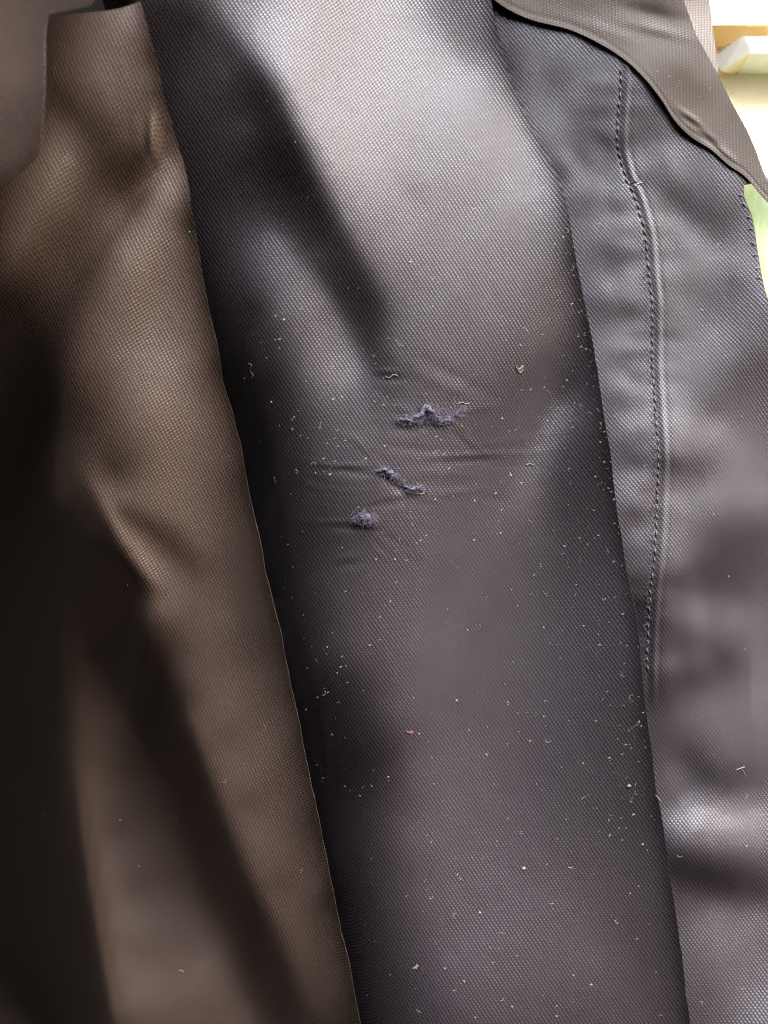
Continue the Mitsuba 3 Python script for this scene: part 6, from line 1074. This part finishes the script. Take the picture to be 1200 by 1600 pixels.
# three tufts of torn yarn pulled out of the weave
SNAGS = [([(621, 657), (632, 655), (642, 659), (654, 650), (666, 638), (676, 642), (684, 654), (694, 658), (706, 653), (717, 644), (722, 634)], [4, 6, 6, 7, 9, 9, 7, 5.5, 5, 4.5, 2.5], 130, 'longest tuft of torn purple-grey yarn, the uppermost snag'),
         ([(590, 737), (600, 735), (611, 739), (619, 746), (627, 755), (638, 763), (650, 764), (659, 760)], [3, 5.5, 6, 3.5, 1.6, 4.5, 6, 3], 90, 'bent tuft of torn yarn, the second snag from the top'),
         ([(558, 815), (565, 808), (573, 806), (580, 812), (575, 818)], [2.5, 4.5, 6, 5, 3], 70, 'small round tuft of torn yarn, the lowest snag')]
for pts, rad, nf, lab in SNAGS:
    p = np.array(pts, float)
    tt = np.linspace(0, len(p) - 1, 46)
    pp = np.stack([np.interp(tt, np.arange(len(p)), p[:, k]) for k in (0, 1)], -1)
    for _ in range(3):
        pp[1:-1] = (pp[:-2] + 2 * pp[1:-1] + pp[2:]) / 4
    rr = np.interp(tt, np.arange(len(p)), rad) * PX * 1.05 * (0.75 + .5 * rng.random(46))
    cen = on('C', pp[:, 0], pp[:, 1]) + Wd([0, 0, 1]) * (rr * .4)[:, None]
    core = tube(cen + rng.normal(size=cen.shape) * rr[:, None] * .25, rr * .42, 12)
    core.vertices += (mnoise(core.vertices * 2600) - MN)[:, None] * 0.25e-3 * rng.normal(size=core.vertices.shape)
    parts = [core]
    for _ in range(nf * 5):          # teased-out filaments: most lie tangled along the tear, some stand off
        k = rng.integers(1, len(cen) - 1)
        o = cen[k] + rng.normal(size=3) * rr[k] * np.array([1.0, .75, .4])
        w = smooth_walk(rng.integers(6, 15), rng.uniform(.09e-3, .2e-3), rng.uniform(.55, .85))
        w = w - w.mean(0)
        far = 2.2 if rng.random() < .14 else 1.15
        ln = np.linalg.norm(w, axis=1, keepdims=True)
        w = w * np.minimum(1, far * rr[k] / np.maximum(ln, 1e-9)) * [1.25, 1, .6] + o
        parts.append(tube(w, rng.uniform(.022e-3, .055e-3), 4))
    put('jacket__fold__frayed_tuft', cat(parts), 'fray', smooth=True)
    tag('jacket__fold__frayed_tuft' + ('' if 'longest' in lab else '_001' if 'second' in lab else '_002'), lab)

# the seam's stitches, one by one, and the fuzz along its lower half
yy = 112.0
while yy < 1046:
    x0 = float(xS(yy))
    ln, sl = rng.uniform(8.5, 10.5), rng.uniform(1.0, 3.0)
    t = np.linspace(-.5, .5, 7)
    q = on('P', x0 - 1 + sl * t + rng.normal() * .5 + (xS(yy + ln * t) - x0), yy + ln * t, 0)
    q = q + Wd([0, 0, 1]) * ((np.cos(t * math.pi) * .32 + .02) * 1e-3)[:, None]
    put('jacket__panel__stitch', tube(q, .2e-3 * np.array([.6, .9, 1, 1, 1, .9, .6]) * rng.uniform(.85, 1.15), 7), 'thread', smooth=True)
    yy += rng.uniform(12.4, 13.8)
fz = []
for _ in range(900):
    yy = 300 + 740 * rng.random() ** .75
    o = on('P', float(xS(yy)) - 3 + rng.normal() * 3.2, yy, .05e-3)
    fz.append(tube(smooth_walk(6, rng.uniform(.10e-3, .22e-3), .8) + o + Wd([0, 0, .15e-3]), .045e-3, 4))
put('jacket__panel__frayed_edge', cat(fz), 'thread', smooth=True, kind='stuff')
for i in range(8):
    yy = 303 + i * 19 + rng.uniform(-3, 3)
    x0 = float(xPR(yy)) - 7
    t = np.linspace(-.5, .5, 6)
    q = on('P', x0 - 1 + 5 * t * rng.uniform(.6, 1.1), yy + 6 * t * rng.uniform(-1, 1)) + Wd([0, 0, 1]) * ((np.cos(t * math.pi) * .25 + .02) * 1e-3)[:, None]
    put('jacket__panel__stitch', tube(q, .15e-3, 6), 'thread_pale', smooth=True)

# dust and lint
def speck(f, x, y, a, b, ang):
    o, ex, ey, n = frame(f, x, y)
    m = trimesh.creation.icosphere(subdivisions=1)
    m.vertices *= 0.8 + .45 * rng.random((len(m.vertices), 1))
    c, s = math.cos(ang), math.sin(ang)
    v = m.vertices * [a * PX, b * PX, .6 * b * PX]
    m.vertices = o + (v[:, :1] * c - v[:, 1:2] * s) * ex + (v[:, :1] * s + v[:, 1:2] * c) * ey + (v[:, 2:] + .45 * b * PX) * n
    return m


def fibre(f, pts, r, lift=.1e-3):
    p = np.array(pts, float)
    t = np.linspace(0, len(p) - 1, 6 * len(p))
    from scipy.interpolate import CubicSpline
    q = CubicSpline(np.arange(len(p)), p)(t)
    w = on(f, q[:, 0], q[:, 1]) + Wd([0, 0, 1]) * (r + lift * (.5 + .5 * np.sin(t * 2.1)))[:, None]
    return tube(w, r, 6)


def curl(x, y, ln):
    a, k, o = rng.uniform(0, 6.28), rng.normal() * .5, [(x, y)]
    for _ in range(4):
        x, y = x + ln / 4 * math.cos(a), y + ln / 4 * math.sin(a)
        a += k + rng.normal() * .35
        o.append((x, y))
    return o


pale, grey = [], []
def scatter(f, n, box, ok, big=1.0):
    k = 0
    while k < n:
        x, y = rng.uniform(box[0], box[2]), rng.uniform(box[1], box[3])
        if not ok(x, y):
            continue
        k += 1
        to = pale if rng.random() < .72 else grey
        if rng.random() < .14:
            to.append(fibre(f, curl(x, y, 4 + 9 * rng.random() ** 2), rng.uniform(.03e-3, .07e-3)))
        else:
            z = min(rng.lognormal(-.38, .5), 1.35) * big
            to.append(speck(f, x, y, 1.5 * z, rng.uniform(.7, 1.1) * z, rng.uniform(0, 3.14)))


inC = lambda x, y: xL(y) + 3 < x < xC(y) - 7
scatter('C', 90, (700, 330, 1085, 1300), lambda x, y: inC(x, y) and x > xC(y) - 190 * rng.random() ** 1.3)
scatter('C', 60, (860, 380, 1010, 800), lambda x, y: inC(x, y) and x > xC(y) - 34 * rng.random())
scatter('C', 70, (380, 350, 640, 1250), lambda x, y: inC(x, y) and x < xL(y) + 150 * rng.random())
scatter('C', 80, (480, 520, 860, 900), inC)
scatter('C', 90, (400, 60, 1060, 1590), inC)
scatter('C', 170, (400, 300, 1080, 1590), inC, .75)
scatter('C', 90, (700, 450, 1085, 1300), lambda x, y: inC(x, y) and x > xC(y) - 200 * rng.random(), .8)
scatter('C', 36, (600, 1050, 1060, 1600), inC, 1.15)
scatter('L', 26, (60, 80, 540, 1580), lambda x, y: x < xL(y) - 8)
scatter('P', 34, (880, 100, 1195, 1590), lambda x, y: xC(y) + 8 < x < 1190 and not (x > xPR(y) - 12))
scatter('F', 7, (960, 20, 1180, 270), lambda x, y: y < yF(x) - 12 and x < xFR(y) - 10)
put('lint', cat(pale), 'lint_pale', label='pale beige dust specks and short fibres scattered over the dark jacket folds', cat='lint', kind='stuff')
put('lint', cat(grey), 'lint_grey', label='greyish white dust specks and short fibres scattered over the dark jacket folds', cat='lint', kind='stuff')
BITS = [('C', 'pale_thread', [(388, 568), (393, 573), (391, 579), (395, 585), (393, 591)], .07e-3, 'lint_pale', 'short curled pale thread on the dark strip beside the left fold'),
        ('P', 'pale_fibre', [(1150, 1203), (1157, 1200), (1164, 1198)], .10e-3, 'lint_pale', 'straight pale fibre on the right panel, upper arm of a forked pair'),
        ('P', 'pale_fibre', [(1157, 1201), (1162, 1206), (1165, 1214)], .06e-3, 'lint_pale', 'thin curved pale fibre on the right panel, lower arm of a forked pair'),
        ('C', 'red_fleck', [(635, 1142), (640, 1144), (645, 1143), (641, 1147)], .11e-3, 'lint_red', 'tiny red fleck low on the broad middle fold'),
        ('C', 'beige_scrap', [(715, 632), (722, 629), (728, 631), (734, 629)], .10e-3, 'lint_pale', 'beige fibre scrap at the right tip of the longest frayed tuft'),
        ('C', 'beige_scrap', [(806, 573), (813, 576), (817, 572), (815, 580), (809, 578)], .13e-3, 'lint_pale', 'crumpled beige scrap on the middle fold up and right of the snags'),
        ('C', 'beige_scrap', [(650, 768), (656, 772), (662, 770), (660, 765)], .12e-3, 'lint_pale', 'beige scrap at the lower right end of the bent tuft'),
        ('C', 'beige_scrap', [(822, 727), (828, 725), (834, 728)], .13e-3, 'lint_pale', 'short beige scrap left of the pale crease on the middle fold'),
        ('C', 'beige_scrap', [(602, 588), (609, 590), (614, 586), (621, 588)], .10e-3, 'lint_pale', 'thin beige scrap above the longest frayed tuft'),
        ('L', 'pale_crescent', [(279, 1517), (283, 1516), (287, 1519)], .15e-3, 'lint_pale', 'small pale crescent of lint low on the brown-tinted left fold')]
for f, name, pts, r, mat, lab in BITS:
    put(name, fibre(f, pts, r), mat, smooth=True, label=lab, cat='lint')
for x, y, a, lab in ((798, 743, 2.1, 'round pale grain on the middle fold right of the snags'), (983, 1228, 3.1, 'largest pale grain, near the right edge of the middle fold'),
                     (818, 1357, 3.0, 'oval pale grain low in the middle of the broad fold')):
    put('pale_grain', speck('C', x, y, a, a * .75, .3), 'lint_pale', smooth=True, label=lab, cat='lint')
